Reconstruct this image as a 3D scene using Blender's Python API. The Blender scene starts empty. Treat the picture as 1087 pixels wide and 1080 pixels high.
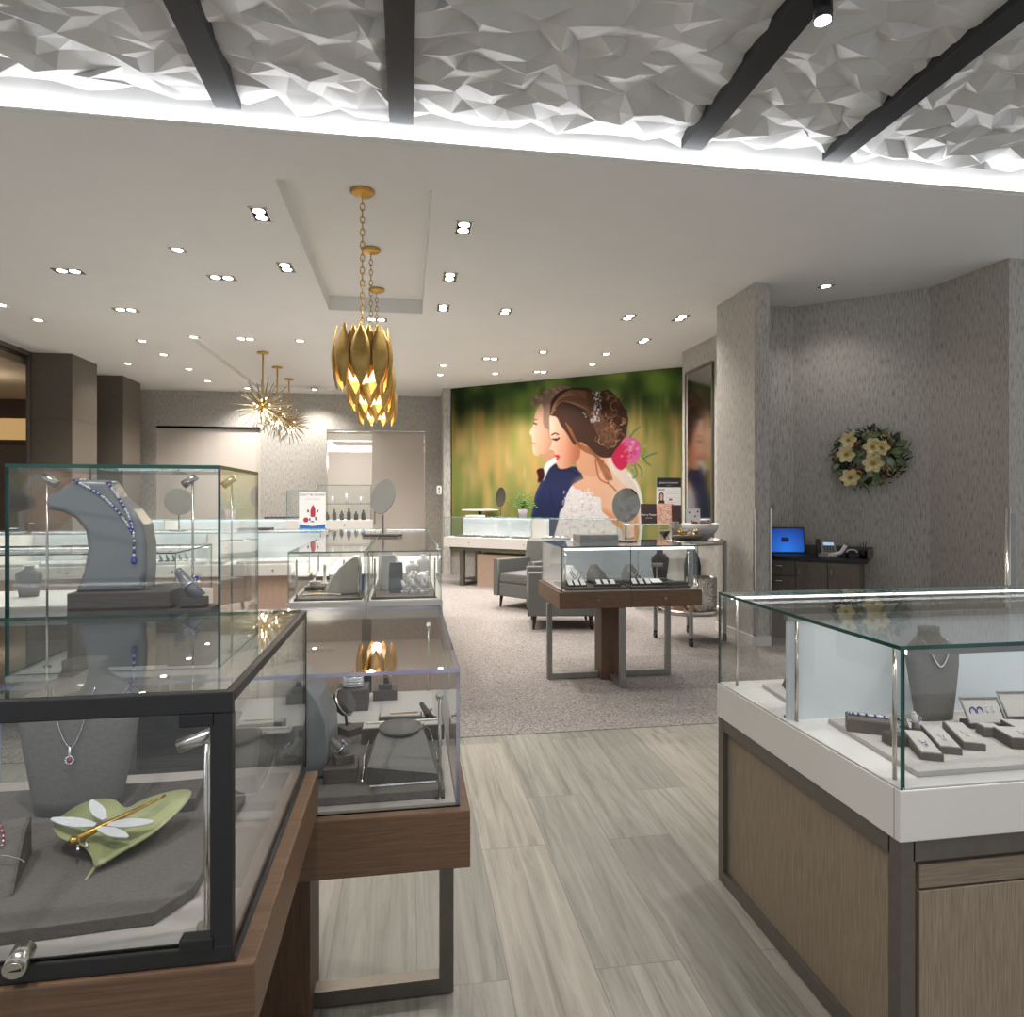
import bpy, bmesh, math, random
import numpy as np
from mathutils import Vector, Matrix
random.seed(7)
PI = math.pi
SC = bpy.context.scene
COL = SC.collection

# ------------------------------------------------------------------ camera
cam_d = bpy.data.cameras.new('camera')
cam_d.sensor_fit = 'HORIZONTAL'; cam_d.sensor_width = 36.0
cam_d.lens = 700/1087*36.0
cam_d.shift_y = -10/1087
cam_d.clip_start = 0.02
cam = bpy.data.objects.new('camera', cam_d); COL.objects.link(cam)
cam.location = (0, 0, 1.45)
cam.rotation_euler = (PI/2, 0, -math.atan(111/700))
SC.camera = cam
SC.view_settings.view_transform = 'Standard'
SC.view_settings.look = 'None'
SC.view_settings.gamma = 1.0
SC.view_settings.use_curve_mapping = False
SC.view_settings.exposure = 1.22
try:
    SC.cycles.transparent_max_bounces = 64
    SC.cycles.max_bounces = 10
    SC.cycles.use_denoising = True
    SC.cycles.sample_clamp_indirect = 4.0
    SC.cycles.caustics_reflective = False
    SC.cycles.caustics_refractive = False
except Exception:
    pass

# ------------------------------------------------------------------ materials
def lin(r, g, b):
    f = lambda c: (c/255/12.92) if c/255 <= .04045 else ((c/255+.055)/1.055)**2.4
    return (f(r), f(g), f(b), 1)
M = {}
def new_mat(name):
    m = bpy.data.materials.new(name); m.use_nodes = True
    nt = m.node_tree
    M[name] = m
    return m, nt, nt.nodes['Principled BSDF']
def P(name, rgb, rough=.5, metal=0, spec=.5, noise=0, nscale=20, bump=0, trans=0, emit=None, es=0, stretch=(1, 1, 1), rgb2=None, coat=0):
    m, nt, b = new_mat(name)
    c = lin(*rgb)
    b.inputs['Base Color'].default_value = c
    b.inputs['Roughness'].default_value = rough
    b.inputs['Metallic'].default_value = metal
    b.inputs['Specular IOR Level'].default_value = spec
    b.inputs['Coat Weight'].default_value = coat
    if noise or bump or rgb2:
        tc = nt.nodes.new('ShaderNodeTexCoord'); mp = nt.nodes.new('ShaderNodeMapping')
        mp.inputs['Scale'].default_value = stretch
        nz = nt.nodes.new('ShaderNodeTexNoise'); nz.inputs['Scale'].default_value = nscale
        nz.inputs['Detail'].default_value = 6
        nt.links.new(tc.outputs['Object'], mp.inputs['Vector']); nt.links.new(mp.outputs[0], nz.inputs['Vector'])
        if noise or rgb2:
            mx = nt.nodes.new('ShaderNodeMix'); mx.data_type = 'RGBA'
            c2 = lin(*rgb2) if rgb2 else tuple(max(0, x*(1-noise)) for x in c[:3])+(1,)
            rp = nt.nodes.new('ShaderNodeMapRange')
            rp.inputs['From Min'].default_value = .32; rp.inputs['From Max'].default_value = .68
            nt.links.new(nz.outputs[0], rp.inputs['Value'])
            mx.inputs['A'].default_value = c; mx.inputs['B'].default_value = c2
            nt.links.new(rp.outputs[0], mx.inputs['Factor'])
            nt.links.new(mx.outputs['Result'], b.inputs['Base Color'])
        if bump:
            bp = nt.nodes.new('ShaderNodeBump'); bp.inputs['Strength'].default_value = bump
            bp.inputs['Distance'].default_value = .01
            nt.links.new(nz.outputs[0], bp.inputs['Height']); nt.links.new(bp.outputs[0], b.inputs['Normal'])
    if emit:
        b.inputs['Emission Color'].default_value = lin(*emit); b.inputs['Emission Strength'].default_value = es
    return m
def glass_mat(name, tint, r0=.03, k=.75):
    m = bpy.data.materials.new(name); m.use_nodes = True; M[name] = m
    nt = m.node_tree; nt.nodes.clear()
    out = nt.nodes.new('ShaderNodeOutputMaterial'); mix = nt.nodes.new('ShaderNodeMixShader')
    tr = nt.nodes.new('ShaderNodeBsdfTransparent'); gl = nt.nodes.new('ShaderNodeBsdfGlossy')
    tr.inputs['Color'].default_value = tint; gl.inputs['Roughness'].default_value = 0.0
    gl.inputs['Color'].default_value = (.95, .95, .95, 1)
    lw = nt.nodes.new('ShaderNodeLayerWeight'); lw.inputs['Blend'].default_value = .5
    pw = nt.nodes.new('ShaderNodeMath'); pw.operation = 'POWER'; pw.inputs[1].default_value = 4.2
    ma = nt.nodes.new('ShaderNodeMath'); ma.operation = 'MULTIPLY_ADD'; ma.inputs[1].default_value = k; ma.inputs[2].default_value = r0
    nt.links.new(lw.outputs['Facing'], pw.inputs[0]); nt.links.new(pw.outputs[0], ma.inputs[0])
    nt.links.new(ma.outputs[0], mix.inputs[0]); nt.links.new(tr.outputs[0], mix.inputs[1]); nt.links.new(gl.outputs[0], mix.inputs[2])
    nt.links.new(mix.outputs[0], out.inputs['Surface'])
    return m
def emat(name, rgb, s):
    m = bpy.data.materials.new(name); m.use_nodes = True; M[name] = m
    nt = m.node_tree; nt.nodes.clear()
    out = nt.nodes.new('ShaderNodeOutputMaterial'); e = nt.nodes.new('ShaderNodeEmission')
    e.inputs['Color'].default_value = lin(*rgb); e.inputs['Strength'].default_value = s
    nt.links.new(e.outputs[0], out.inputs['Surface'])
    return m
glass_mat('glass', (.975, .985, .98, 1))
glass_mat('glass_dark', (.86, .83, .78, 1), .04)
P('glass_edge', (34, 88, 78), .15, rgb2=(20, 62, 58), nscale=8)
P('glass_edge_clear', (150, 172, 168), .15, rgb2=(110, 140, 136), nscale=8)
P('acrylic_edge', (140, 142, 175), .1, rgb2=(190, 190, 210), nscale=10)
P('white_lacquer', (222, 219, 214), .35, noise=.04, nscale=3)
P('deck_white', (226, 224, 222), .4, noise=.05, nscale=6)
P('oak', (110, 84, 62), .5, rgb2=(90, 67, 49), nscale=9, stretch=(1.2, 14, 26), bump=.05)
P('oak_deep', (102, 77, 57), .5, rgb2=(84, 62, 46), nscale=9, stretch=(20, 20, 1.2), bump=.05)
P('panel_wood', (152, 136, 117), .55, rgb2=(124, 110, 93), nscale=12, stretch=(24, 24, 1.0), bump=.08)
P('panel_wood_across', (140, 125, 108), .55, rgb2=(116, 102, 87), nscale=12, stretch=(1, 24, 24), bump=.08)
P('deck_linen', (176, 169, 165), .8, noise=.06, nscale=60)
P('dark_wood', (112, 103, 92), .55, rgb2=(90, 82, 72), nscale=10, stretch=(22, 22, 1.2), bump=.08)
P('beige_cabinet', (190, 165, 146), .5, rgb2=(178, 153, 135), nscale=10, stretch=(14, 14, 1))
P('bronze_metal', (112, 107, 100), .4, .6, noise=.12, nscale=30)
P('grey_metal', (150, 149, 146), .4, .6, noise=.1, nscale=30)
P('nickel', (200, 196, 188), .22, 1, noise=.05, nscale=40)
P('black_frame', (30, 30, 31), .38, noise=.15, nscale=30)
P('black_plastic', (24, 24, 26), .4, noise=.2, nscale=30)
P('linen_grey', (104, 99, 96), .9, noise=.18, nscale=160, bump=.25)
P('linen_dark', (80, 76, 74), .9, noise=.18, nscale=160, bump=.25)
P('linen_light', (190, 186, 183), .9, noise=.08, nscale=160, bump=.2)
P('wood_riser', (86, 78, 74), .7, rgb2=(68, 61, 58), nscale=10, stretch=(2, 20, 26))
P('satin_grey', (128, 131, 135), .34, .25, noise=.06, nscale=4, spec=.6)
P('bust_grey', (112, 110, 107), .8, noise=.12, nscale=120, bump=.15)
P('cream_leather', (222, 216, 204), .6, noise=.05, nscale=30)
P('white_leather', (226, 226, 226), .55, noise=.05, nscale=30)
P('silver', (226, 226, 230), .12, 1, noise=.05, nscale=50)
P('diamond', (240, 242, 248), .05, .3, spec=1, noise=.12, nscale=300)
P('gold', (212, 166, 84), .22, 1, noise=.1, nscale=60)
P('gold_leaf', (196, 162, 92), .42, .7, rgb2=(164, 130, 66), nscale=14, bump=.05)
P('gold_inner', (226, 176, 96), .4, .6, rgb2=(206, 150, 72), nscale=14)
P('gold_canopy', (214, 170, 90), .34, .85, noise=.1, nscale=10)
P('sapphire', (38, 52, 170), .08, 0, spec=1, noise=.3, nscale=200)
P('ruby', (160, 24, 60), .08, 0, spec=1, noise=.3, nscale=200)
P('amethyst', (126, 84, 150), .08, 0, spec=1, noise=.3, nscale=200)
P('pearl', (236, 230, 218), .2, 0, coat=.6, noise=.03, nscale=60)
P('leaf_dish', (178, 180, 134), .35, rgb2=(128, 136, 92), nscale=9, coat=.4)
P('crystal', (238, 238, 240), .15, 0, spec=1, noise=.08, nscale=80)
P('spike_acrylic', (206, 194, 168), .25, .1, rgb2=(170, 154, 122), nscale=30)
P('upholstery', (104, 105, 102), .75, noise=.12, nscale=120, bump=.12)
P('walnut_leg', (72, 46, 34), .45, noise=.2, nscale=20)
P('paint_white', (238, 237, 234), .85, noise=.02, nscale=3)
P('plaster', (206, 205, 202), .42, noise=.03, nscale=5)
P('beam', (30, 30, 31), .6, noise=.25, nscale=30, stretch=(1, 1, 1))
P('panel_taupe', (206, 197, 188), .5, noise=.03, nscale=2)
P('frosted', (196, 203, 207), .5, noise=.03, nscale=3, emit=(226, 232, 236), es=.05)
P('mirror', (236, 240, 240), .015, 1, noise=.01, nscale=2)
P('wall_mirror', (146, 145, 143), .09, 1, noise=.01, nscale=2)
P('paper_white', (232, 231, 232), .7, noise=.03, nscale=30)
P('paper_dark', (44, 36, 40), .6, rgb2=(70, 40, 44), nscale=30)
P('paper_photo', (196, 128, 96), .6, rgb2=(226, 196, 176), nscale=28)
P('print_dark', (36, 34, 40), .6, noise=.1, nscale=30)
P('print_blue', (40, 112, 190), .6, noise=.15, nscale=30)
P('print_red', (170, 48, 70), .6, noise=.2, nscale=60)
P('print_grey', (170, 170, 176), .6, noise=.1, nscale=60)
P('print_navy', (60, 68, 130), .6, noise=.1, nscale=60)
P('skin_print', (216, 170, 150), .6, noise=.1, nscale=40)
P('hair_print', (62, 38, 32), .6, noise=.2, nscale=40)
P('bead_mix', (214, 208, 198), .2, .2, rgb2=(112, 100, 82), nscale=90, spec=1)
P('marble_white', (226, 224, 222), .3, noise=.12, nscale=10)
P('needle_green', (46, 62, 40), .7, noise=.35, nscale=30)
P('leaf_green', (112, 128, 84), .5, rgb2=(74, 94, 58), nscale=16)
P('leaf_pale', (158, 172, 150), .6, rgb2=(120, 138, 112), nscale=16)
P('petal_cream', (236, 226, 182), .6, rgb2=(224, 208, 150), nscale=14)
P('pod_brown', (110, 78, 62), .7, noise=.3, nscale=20)
P('berry_tan', (190, 164, 118), .5, noise=.2, nscale=40)
P('ribbon_gold', (196, 146, 48), .35, .6, noise=.2, nscale=20)
P('plant_green', (92, 132, 50), .5, rgb2=(60, 100, 34), nscale=14)
P('pot_lilac', (196, 184, 196), .4, noise=.05, nscale=10)
emat('lens', (255, 250, 240), 8)
emat('led', (248, 252, 255), 3)
emat('led_soft', (245, 250, 255), 5)
emat('cove', (246, 249, 255), 5.5)
emat('warm_cove', (255, 214, 150), .34)
emat('bulb', (255, 226, 176), 3)
emat('warm_glow', (255, 228, 186), .9)
emat('screen_phone', (180, 200, 230), .4)
def screen_mat():
    m, nt, b = new_mat('screen')
    tc = nt.nodes.new('ShaderNodeTexCoord'); gr = nt.nodes.new('ShaderNodeTexGradient'); gr.gradient_type = 'SPHERICAL'
    mp = nt.nodes.new('ShaderNodeMapping'); mp.inputs['Location'].default_value = (.0, 0, -.12); mp.inputs['Scale'].default_value = (3.4, 3.4, 3.4)
    cr = nt.nodes.new('ShaderNodeValToRGB')
    cr.color_ramp.elements[0].color = lin(8, 40, 130); cr.color_ramp.elements[1].color = lin(40, 130, 250)
    nt.links.new(tc.outputs['Object'], mp.inputs[0]); nt.links.new(mp.outputs[0], gr.inputs[0]); nt.links.new(gr.outputs[0], cr.inputs[0])
    b.inputs['Base Color'].default_value = (.01, .01, .02, 1)
    nt.links.new(cr.outputs[0], b.inputs['Emission Color']); b.inputs['Emission Strength'].default_value = .36
screen_mat()
def wallpaper():
    m, nt, b = new_mat('wallpaper')
    tc = nt.nodes.new('ShaderNodeTexCoord'); mp = nt.nodes.new('ShaderNodeMapping'); mp.inputs['Scale'].default_value = (46, 46, 7.5)
    nz = nt.nodes.new('ShaderNodeTexNoise'); nz.inputs['Scale'].default_value = 1.6; nz.inputs['Detail'].default_value = 4
    cr = nt.nodes.new('ShaderNodeValToRGB')
    cr.color_ramp.elements[0].position = .30; cr.color_ramp.elements[0].color = lin(136, 132, 126)
    cr.color_ramp.elements[1].position = .66; cr.color_ramp.elements[1].color = lin(190, 186, 179)
    e = cr.color_ramp.elements.new(.44); e.color = lin(172, 168, 161)
    nt.links.new(tc.outputs['Object'], mp.inputs[0]); nt.links.new(mp.outputs[0], nz.inputs['Vector']); nt.links.new(nz.outputs[0], cr.inputs[0])
    nt.links.new(cr.outputs[0], b.inputs['Base Color']); b.inputs['Roughness'].default_value = .7
    bp = nt.nodes.new('ShaderNodeBump'); bp.inputs['Strength'].default_value = .12; bp.inputs['Distance'].default_value = .01
    nt.links.new(nz.outputs[0], bp.inputs['Height']); nt.links.new(bp.outputs[0], b.inputs['Normal'])
wallpaper()
def tile():
    m, nt, b = new_mat('tile')
    tc = nt.nodes.new('ShaderNodeTexCoord')
    mp = nt.nodes.new('ShaderNodeMapping'); mp.inputs['Rotation'].default_value = (0, 0, PI/2); mp.inputs['Location'].default_value = (.35, -.03, 0)
    br = nt.nodes.new('ShaderNodeTexBrick'); br.offset = .37; br.offset_frequency = 2
    br.inputs['Scale'].default_value = 1; br.inputs['Brick Width'].default_value = 1.18; br.inputs['Row Height'].default_value = .272
    br.inputs['Mortar Size'].default_value = .0016; br.inputs['Mortar Smooth'].default_value = .1
    br.inputs['Color1'].default_value = (0, 0, 0, 1); br.inputs['Color2'].default_value = (1, 1, 1, 1); br.inputs['Mortar'].default_value = (.5, .5, .5, 1)
    nt.links.new(tc.outputs['Object'], mp.inputs[0]); nt.links.new(mp.outputs[0], br.inputs['Vector'])
    # veining runs along the boards, shifted from board to board
    mv = nt.nodes.new('ShaderNodeMapping'); mv.inputs['Scale'].default_value = (15, .8, 1)
    ad = nt.nodes.new('ShaderNodeVectorMath'); ad.operation = 'MULTIPLY_ADD'
    ad.inputs[1].default_value = (7, 13, 5)
    nt.links.new(br.outputs['Color'], ad.inputs[0]); nt.links.new(tc.outputs['Object'], ad.inputs[2])
    nt.links.new(ad.outputs[0], mv.inputs[0])
    nz = nt.nodes.new('ShaderNodeTexNoise'); nz.inputs['Scale'].default_value = 1.5; nz.inputs['Detail'].default_value = 9; nz.inputs['Distortion'].default_value = .7
    nz.inputs['Roughness'].default_value = .72
    nt.links.new(mv.outputs[0], nz.inputs['Vector'])
    cr = nt.nodes.new('ShaderNodeValToRGB')
    cr.color_ramp.elements[0].position = .28; cr.color_ramp.elements[0].color = lin(104, 101, 93)
    cr.color_ramp.elements[1].position = .72; cr.color_ramp.elements[1].color = lin(176, 174, 166)
    e = cr.color_ramp.elements.new(.46); e.color = lin(146, 144, 136)
    nt.links.new(nz.outputs[0], cr.inputs[0])
    tint = nt.nodes.new('ShaderNodeMix'); tint.data_type = 'RGBA'; tint.blend_type = 'MULTIPLY'; tint.inputs['Factor'].default_value = 1
    tr = nt.nodes.new('ShaderNodeValToRGB')
    tr.color_ramp.elements[0].color = (.74, .74, .72, 1); tr.color_ramp.elements[1].color = (1.05, .985, .95, 1)
    e = tr.color_ramp.elements.new(.5); e.color = (.90, .90, .875, 1)
    nt.links.new(br.outputs['Color'], tr.inputs[0])
    nt.links.new(cr.outputs[0], tint.inputs['A']); nt.links.new(tr.outputs[0], tint.inputs['B'])
    mo = nt.nodes.new('ShaderNodeMix'); mo.data_type = 'RGBA'
    nt.links.new(br.outputs['Fac'], mo.inputs['Factor']); nt.links.new(tint.outputs['Result'], mo.inputs['A']); mo.inputs['B'].default_value = lin(112, 108, 102)
    nt.links.new(mo.outputs['Result'], b.inputs['Base Color']); b.inputs['Roughness'].default_value = .42
tile()
def carpet():
    m, nt, b = new_mat('carpet')
    tc = nt.nodes.new('ShaderNodeTexCoord')
    n1 = nt.nodes.new('ShaderNodeTexNoise'); n1.inputs['Scale'].default_value = 75; n1.inputs['Detail'].default_value = 5
    n2 = nt.nodes.new('ShaderNodeTexVoronoi'); n2.inputs['Scale'].default_value = 30
    nt.links.new(tc.outputs['Object'], n1.inputs['Vector']); nt.links.new(tc.outputs['Object'], n2.inputs['Vector'])
    cr = nt.nodes.new('ShaderNodeValToRGB')
    cr.color_ramp.elements[0].position = .32; cr.color_ramp.elements[0].color = lin(108, 102, 99)
    cr.color_ramp.elements[1].position = .66; cr.color_ramp.elements[1].color = lin(168, 161, 157)
    nt.links.new(n1.outputs[0], cr.inputs[0])
    nt.links.new(cr.outputs[0], b.inputs['Base Color']); b.inputs['Roughness'].default_value = .95; b.inputs['Specular IOR Level'].default_value = .1
    bp = nt.nodes.new('ShaderNodeBump'); bp.inputs['Strength'].default_value = .5; bp.inputs['Distance'].default_value = .01
    nt.links.new(n1.outputs[0], bp.inputs['Height']); nt.links.new(bp.outputs[0], b.inputs['Normal'])
carpet()

# ------------------------------------------------------------------ mesh builder
class MB:
    def __init__(s): s.b = bmesh.new()
    def box(s, x0, x1, y0, y1, z0, z1, mi=0, bev=0):
        vs = [s.b.verts.new(p) for p in ((x0,y0,z0),(x1,y0,z0),(x1,y1,z0),(x0,y1,z0),(x0,y0,z1),(x1,y0,z1),(x1,y1,z1),(x0,y1,z1))]
        fs = [s.b.faces.new([vs[i] for i in q]) for q in ((3,2,1,0),(4,5,6,7),(0,1,5,4),(1,2,6,5),(2,3,7,6),(3,0,4,7))]
        for f in fs: f.material_index = mi
        if bev:
            es = {e for f in fs for e in f.edges}
            r = bmesh.ops.bevel(s.b, geom=list(es), offset=bev, segments=2, affect='EDGES', profile=.6)
            for f in r['faces']: f.material_index = mi
        return s
    def pane(s, x0, x1, y0, y1, z0, z1):
        d = (x1-x0, y1-y0, z1-z0); t = d.index(min(d))
        n0 = len(s.b.faces)
        s.box(x0, x1, y0, y1, z0, z1)
        s.b.faces.ensure_lookup_table(); 
        for f in s.b.faces[n0:]:
            f.normal_update()
            f.material_index = 0 if abs(f.normal[t]) > .9 else 1
        return s
    def cyl(s, p0, p1, r0, r1=None, n=12, mi=0, smooth=True, caps=True):
        r1 = r0 if r1 is None else r1
        p0, p1 = Vector(p0), Vector(p1); d = (p1-p0).normalized()
        a = Vector((0,0,1)) if abs(d.z) < .9 else Vector((1,0,0))
        u = d.cross(a).normalized(); v = d.cross(u)
        A, B = [], []
        for i in range(n):
            t = 2*PI*i/n; o = u*math.cos(t)+v*math.sin(t)
            A.append(s.b.verts.new(p0+o*r0)); B.append(s.b.verts.new(p1+o*max(r1, 1e-5)))
        for i in range(n):
            f = s.b.faces.new((A[i], A[(i+1)%n], B[(i+1)%n], B[i])); f.smooth = smooth; f.material_index = mi
        if caps:
            f = s.b.faces.new(A[::-1]); f.material_index = mi
            f = s.b.faces.new(B); f.material_index = mi
        return s
    def tube(s, pts, r, n=6, mi=0, closed=False):
        pts = [Vector(p) for p in pts]; rings = []; N = len(pts)
        for i, p in enumerate(pts):
            if closed: d = pts[(i+1)%N]-pts[i-1]
            else: d = pts[min(i+1,N-1)]-pts[max(i-1,0)]
            d.normalize()
            a = Vector((0,0,1)) if abs(d.z) < .95 else Vector((1,0,0))
            u = d.cross(a).normalized(); v = d.cross(u)
            rr = r(i/(N-1)) if callable(r) else r
            rings.append([s.b.verts.new(p+(u*math.cos(2*PI*k/n)+v*math.sin(2*PI*k/n))*rr) for k in range(n)])
        for i in range(N if closed else N-1):
            A, B = rings[i], rings[(i+1)%N]
            for k in range(n):
                f = s.b.faces.new((A[k], A[(k+1)%n], B[(k+1)%n], B[k])); f.smooth = True; f.material_index = mi
        if not closed:
            f = s.b.faces.new(rings[0][::-1]); f.material_index = mi
            f = s.b.faces.new(rings[-1]); f.material_index = mi
        return s
    def ball(s, c, r, mi=0, seg=8, sc=(1,1,1)):
        m = Matrix.Translation(Vector(c)) @ Matrix.Diagonal((r*sc[0], r*sc[1], r*sc[2], 1))
        g = bmesh.ops.create_uvsphere(s.b, u_segments=seg, v_segments=max(4, seg*2//3), radius=1, matrix=m)
        for v in g['verts']:
            for f in v.link_faces: f.smooth = True; f.material_index = mi
        return s
    def lathe(s, prof, n=24, c=(0,0,0), mi=0):
        rings = [[s.b.verts.new((c[0]+r*math.cos(2*PI*k/n), c[1]+r*math.sin(2*PI*k/n), c[2]+z)) for k in range(n)] for r, z in prof]
        for A, B in zip(rings, rings[1:]):
            for k in range(n):
                f = s.b.faces.new((A[k], A[(k+1)%n], B[(k+1)%n], B[k])); f.smooth = True; f.material_index = mi
        if prof[0][0] > 1e-4: f = s.b.faces.new(rings[0][::-1]); f.material_index = mi
        if prof[-1][0] > 1e-4: f = s.b.faces.new(rings[-1]); f.material_index = mi
        return s
    def prism(s, poly, a0, a1, axis='y', mi=0, bev=0):
        # poly in the two other axes (x,z for y; x,y for z; y,z for x)
        def mk(p, a):
            return {'y': (p[0], a, p[1]), 'z': (p[0], p[1], a), 'x': (a, p[0], p[1])}[axis]
        A = [s.b.verts.new(mk(p, a0)) for p in poly]; B = [s.b.verts.new(mk(p, a1)) for p in poly]
        fs = [s.b.faces.new(A), s.b.faces.new(B[::-1])]
        n = len(poly)
        for i in range(n):
            f = s.b.faces.new((A[i], B[i], B[(i+1)%n], A[(i+1)%n])); fs.append(f)
        bmesh.ops.recalc_face_normals(s.b, faces=fs)
        for f in fs: f.material_index = mi
        if bev:
            es = {e for f in fs[:2] for e in f.edges}
            r = bmesh.ops.bevel(s.b, geom=list(es), offset=bev, segments=3, affect='EDGES', profile=.5)
            for f in r['faces']: f.material_index = mi; f.smooth = True
        return s
    def loft(s, secs, n=24, pw=2.0, mi=0):
        # secs: (z, hw, hd, xoff, yoff)
        rings = []
        for z, hw, hd, xo, yo in secs:
            R = []
            for k in range(n):
                t = 2*PI*k/n; cx, sy = math.cos(t), math.sin(t)
                R.append(s.b.verts.new((xo+hw*math.copysign(abs(cx)**(2/pw), cx), yo+hd*math.copysign(abs(sy)**(2/pw), sy), z)))
            rings.append(R)
        for A, B in zip(rings, rings[1:]):
            for k in range(n):
                f = s.b.faces.new((A[k], A[(k+1)%n], B[(k+1)%n], B[k])); f.smooth = True; f.material_index = mi
        s.b.faces.new(rings[0][::-1]).material_index = mi; s.b.faces.new(rings[-1]).material_index = mi
        return s
    def poly(s, pts, mi=0):
        f = s.b.faces.new([s.b.verts.new(p) for p in pts]); f.material_index = mi
        return s
    def xf(s, mat):
        bmesh.ops.transform(s.b, matrix=mat, verts=s.b.verts[:]); return s
    def build(s, name, mats, parent=None, loc=None, rz=0):
        me = bpy.data.meshes.new(name); s.b.normal_update(); s.b.to_mesh(me); s.b.free()
        for m in ([mats] if isinstance(mats, str) else mats): me.materials.append(M[m])
        o = bpy.data.objects.new(name, me); COL.objects.link(o)
        if parent: o.parent = parent
        if loc: o.location = loc
        if rz: o.rotation_euler = (0, 0, rz)
        return o
def tag(o, label, cat, group=None, kind=None):
    o['label'] = label; o['category'] = cat
    if group: o['group'] = group
    if kind: o['kind'] = kind
    return o
def struct(o):
    o['kind'] = 'structure'; return o
def thing(name, label, cat, loc, rz=0, group=None):
    o = bpy.data.objects.new(name, None); COL.objects.link(o)
    o.empty_display_size = .05
    o.location = loc; o.rotation_euler = (0, 0, rz)
    return tag(o, label, cat, group)
def child_of(mesh_obj, name, parent, loc=(0,0,0), rot=(0,0,0), scale=None):
    o = bpy.data.objects.new(name, mesh_obj if isinstance(mesh_obj, bpy.types.Mesh) else mesh_obj.data)
    COL.objects.link(o); o.parent = parent; o.location = loc; o.rotation_euler = rot
    if scale: o.scale = scale
    return o
def text(body, size, mat, parent, loc, rot=(PI/2, 0, 0), name='lettering'):
    cu = bpy.data.curves.new(name, 'FONT'); cu.body = body; cu.size = size; cu.align_x = 'CENTER'; cu.align_y = 'CENTER'
    cu.extrude = .0004
    tmp = bpy.data.objects.new('t', cu); COL.objects.link(tmp)
    me = bpy.data.meshes.new_from_object(tmp.evaluated_get(bpy.context.evaluated_depsgraph_get()))
    bpy.data.objects.remove(tmp)
    me.materials.clear(); me.materials.append(M[mat])
    o = bpy.data.objects.new(name, me); COL.objects.link(o); o.parent = parent; o.location = loc; o.rotation_euler = rot
    return o
def lamp(kind, name, parent, loc, power, color=(1, .97, .94), size=.05, cone=None, blend=.6, rot=(0,0,0)):
    l = bpy.data.lights.new(name, kind); l.energy = power; l.color = color
    if kind == 'AREA': l.size = size
    else: l.shadow_soft_size = size
    if kind == 'SPOT': l.spot_size = cone; l.spot_blend = blend
    o = bpy.data.objects.new(name, l); COL.objects.link(o); o.location = loc; o.rotation_euler = rot
    if parent: o.parent = parent
    return o
# ------------------------------------------------------------------ the setting
H = 3.58
struct(MB().box(-5.4, 6.2, -1.5, 4.0, -.05, 0).build('floor', 'tile'))
struct(MB().box(-9.4, 6.2, 4.0, 14.4, -.05, .004).build('floor', 'carpet'))
def soffit():
    holes = [(-.87, .17, 4.58, 7.65, .16), (-2.85, -1.4, 9.2, 13.2, .06)]
    xs = sorted({-5.6, 6.2} | {h[i] for h in holes for i in (0, 1)}); ys = sorted({4.01, 14.4} | {h[i] for h in holes for i in (2, 3)})
    m = MB()
    for x0, x1 in zip(xs, xs[1:]):
        for y0, y1 in zip(ys, ys[1:]):
            z = H
            for a, b, c_, d, e in holes:
                if a <= x0 and x1 <= b and c_ <= y0 and y1 <= d: z = None
            if z: m.box(x0, x1, y0, y1, H, H+.24)
    for a, b, c_, d, e in holes:
        m.box(a, b, c_, d, H+e, H+.24)
    return m.build('ceiling', 'paint_white')
struct(soffit())
def facets():
    m = MB(); b = m.b; rnd = random.Random(3)
    sx, sy = .125, .095
    nx, ny = int(11.4/sx), int(4.9/sy)
    V = [[b.verts.new((-5.4+(i+rnd.uniform(-.42, .42))*sx, -.9+(j+rnd.uniform(-.42, .42))*sy, 3.715+rnd.uniform(-.04, .04))) for j in range(ny+1)] for i in range(nx+1)]
    for i in range(nx):
        for j in range(ny):
            p, q, r, s_ = V[i][j], V[i+1][j], V[i+1][j+1], V[i][j+1]
            if rnd.random() < .5: b.faces.new((p, s_, r)); b.faces.new((p, r, q))
            else: b.faces.new((p, s_, q)); b.faces.new((q, s_, r))
    return m.build('ceiling', 'plaster')
struct(facets())
struct(MB().box(-5.4, 6.2, -.95, 4.0, 3.80, 3.84).build('ceiling', 'paint_white'))
for i, x in enumerate((-1.0, -.035, 1.77, 2.74)):
    struct(MB().box(x-.07, x+.07, -.9, 3.93, 3.655, 3.76, bev=.004).build('trim_%d' % (i+1), 'beam'))
cv = thing('cove_light', 'long white light strip along the edge where the textured ceiling meets the lower ceiling', 'light strip', (0, 3.99, H))
MB().box(-5.4, 6.2, -.012, .0195, .012, .05).build('diffuser', 'cove', cv)
MB().box(-5.4, 6.2, -.014, .0195, .004, .012).build('channel', 'paint_white', cv)

def wall(name, p0, p1, z0=0, z1=H, th=.12, mat='wallpaper'):
    p0, p1 = Vector((*p0, 0)), Vector((*p1, 0)); d = p1-p0; L = d.length
    return struct(MB().box(0, L, 0, th, z0, z1).build(name, mat, None, p0, math.atan2(d.y, d.x)))
# back wall with recessed taupe panel, glass doorway
BY = 13.8
struct(MB().box(-5.6, -4.84, 0, .15, 0, H).box(-4.84, -2.9, 0, .15, 2.85, H).box(-2.9, -1.62, 0, .15, 0, H).box(-1.62, .36, 0, .15, 2.85, H).box(.36, .70, 0, .15, 0, H).build('wall_back', 'wallpaper', None, (0, BY, 0)))
struct(MB().box(-4.84, -2.9, .05, .12, 0, 2.85).build('wall_back_panel', 'panel_taupe', None, (0, BY, 0)))
struct(MB().box(-4.84, -2.9, .0, .06, 2.85, 2.885).build('trim_5', 'bronze_metal', None, (0, BY, 0)))
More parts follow.
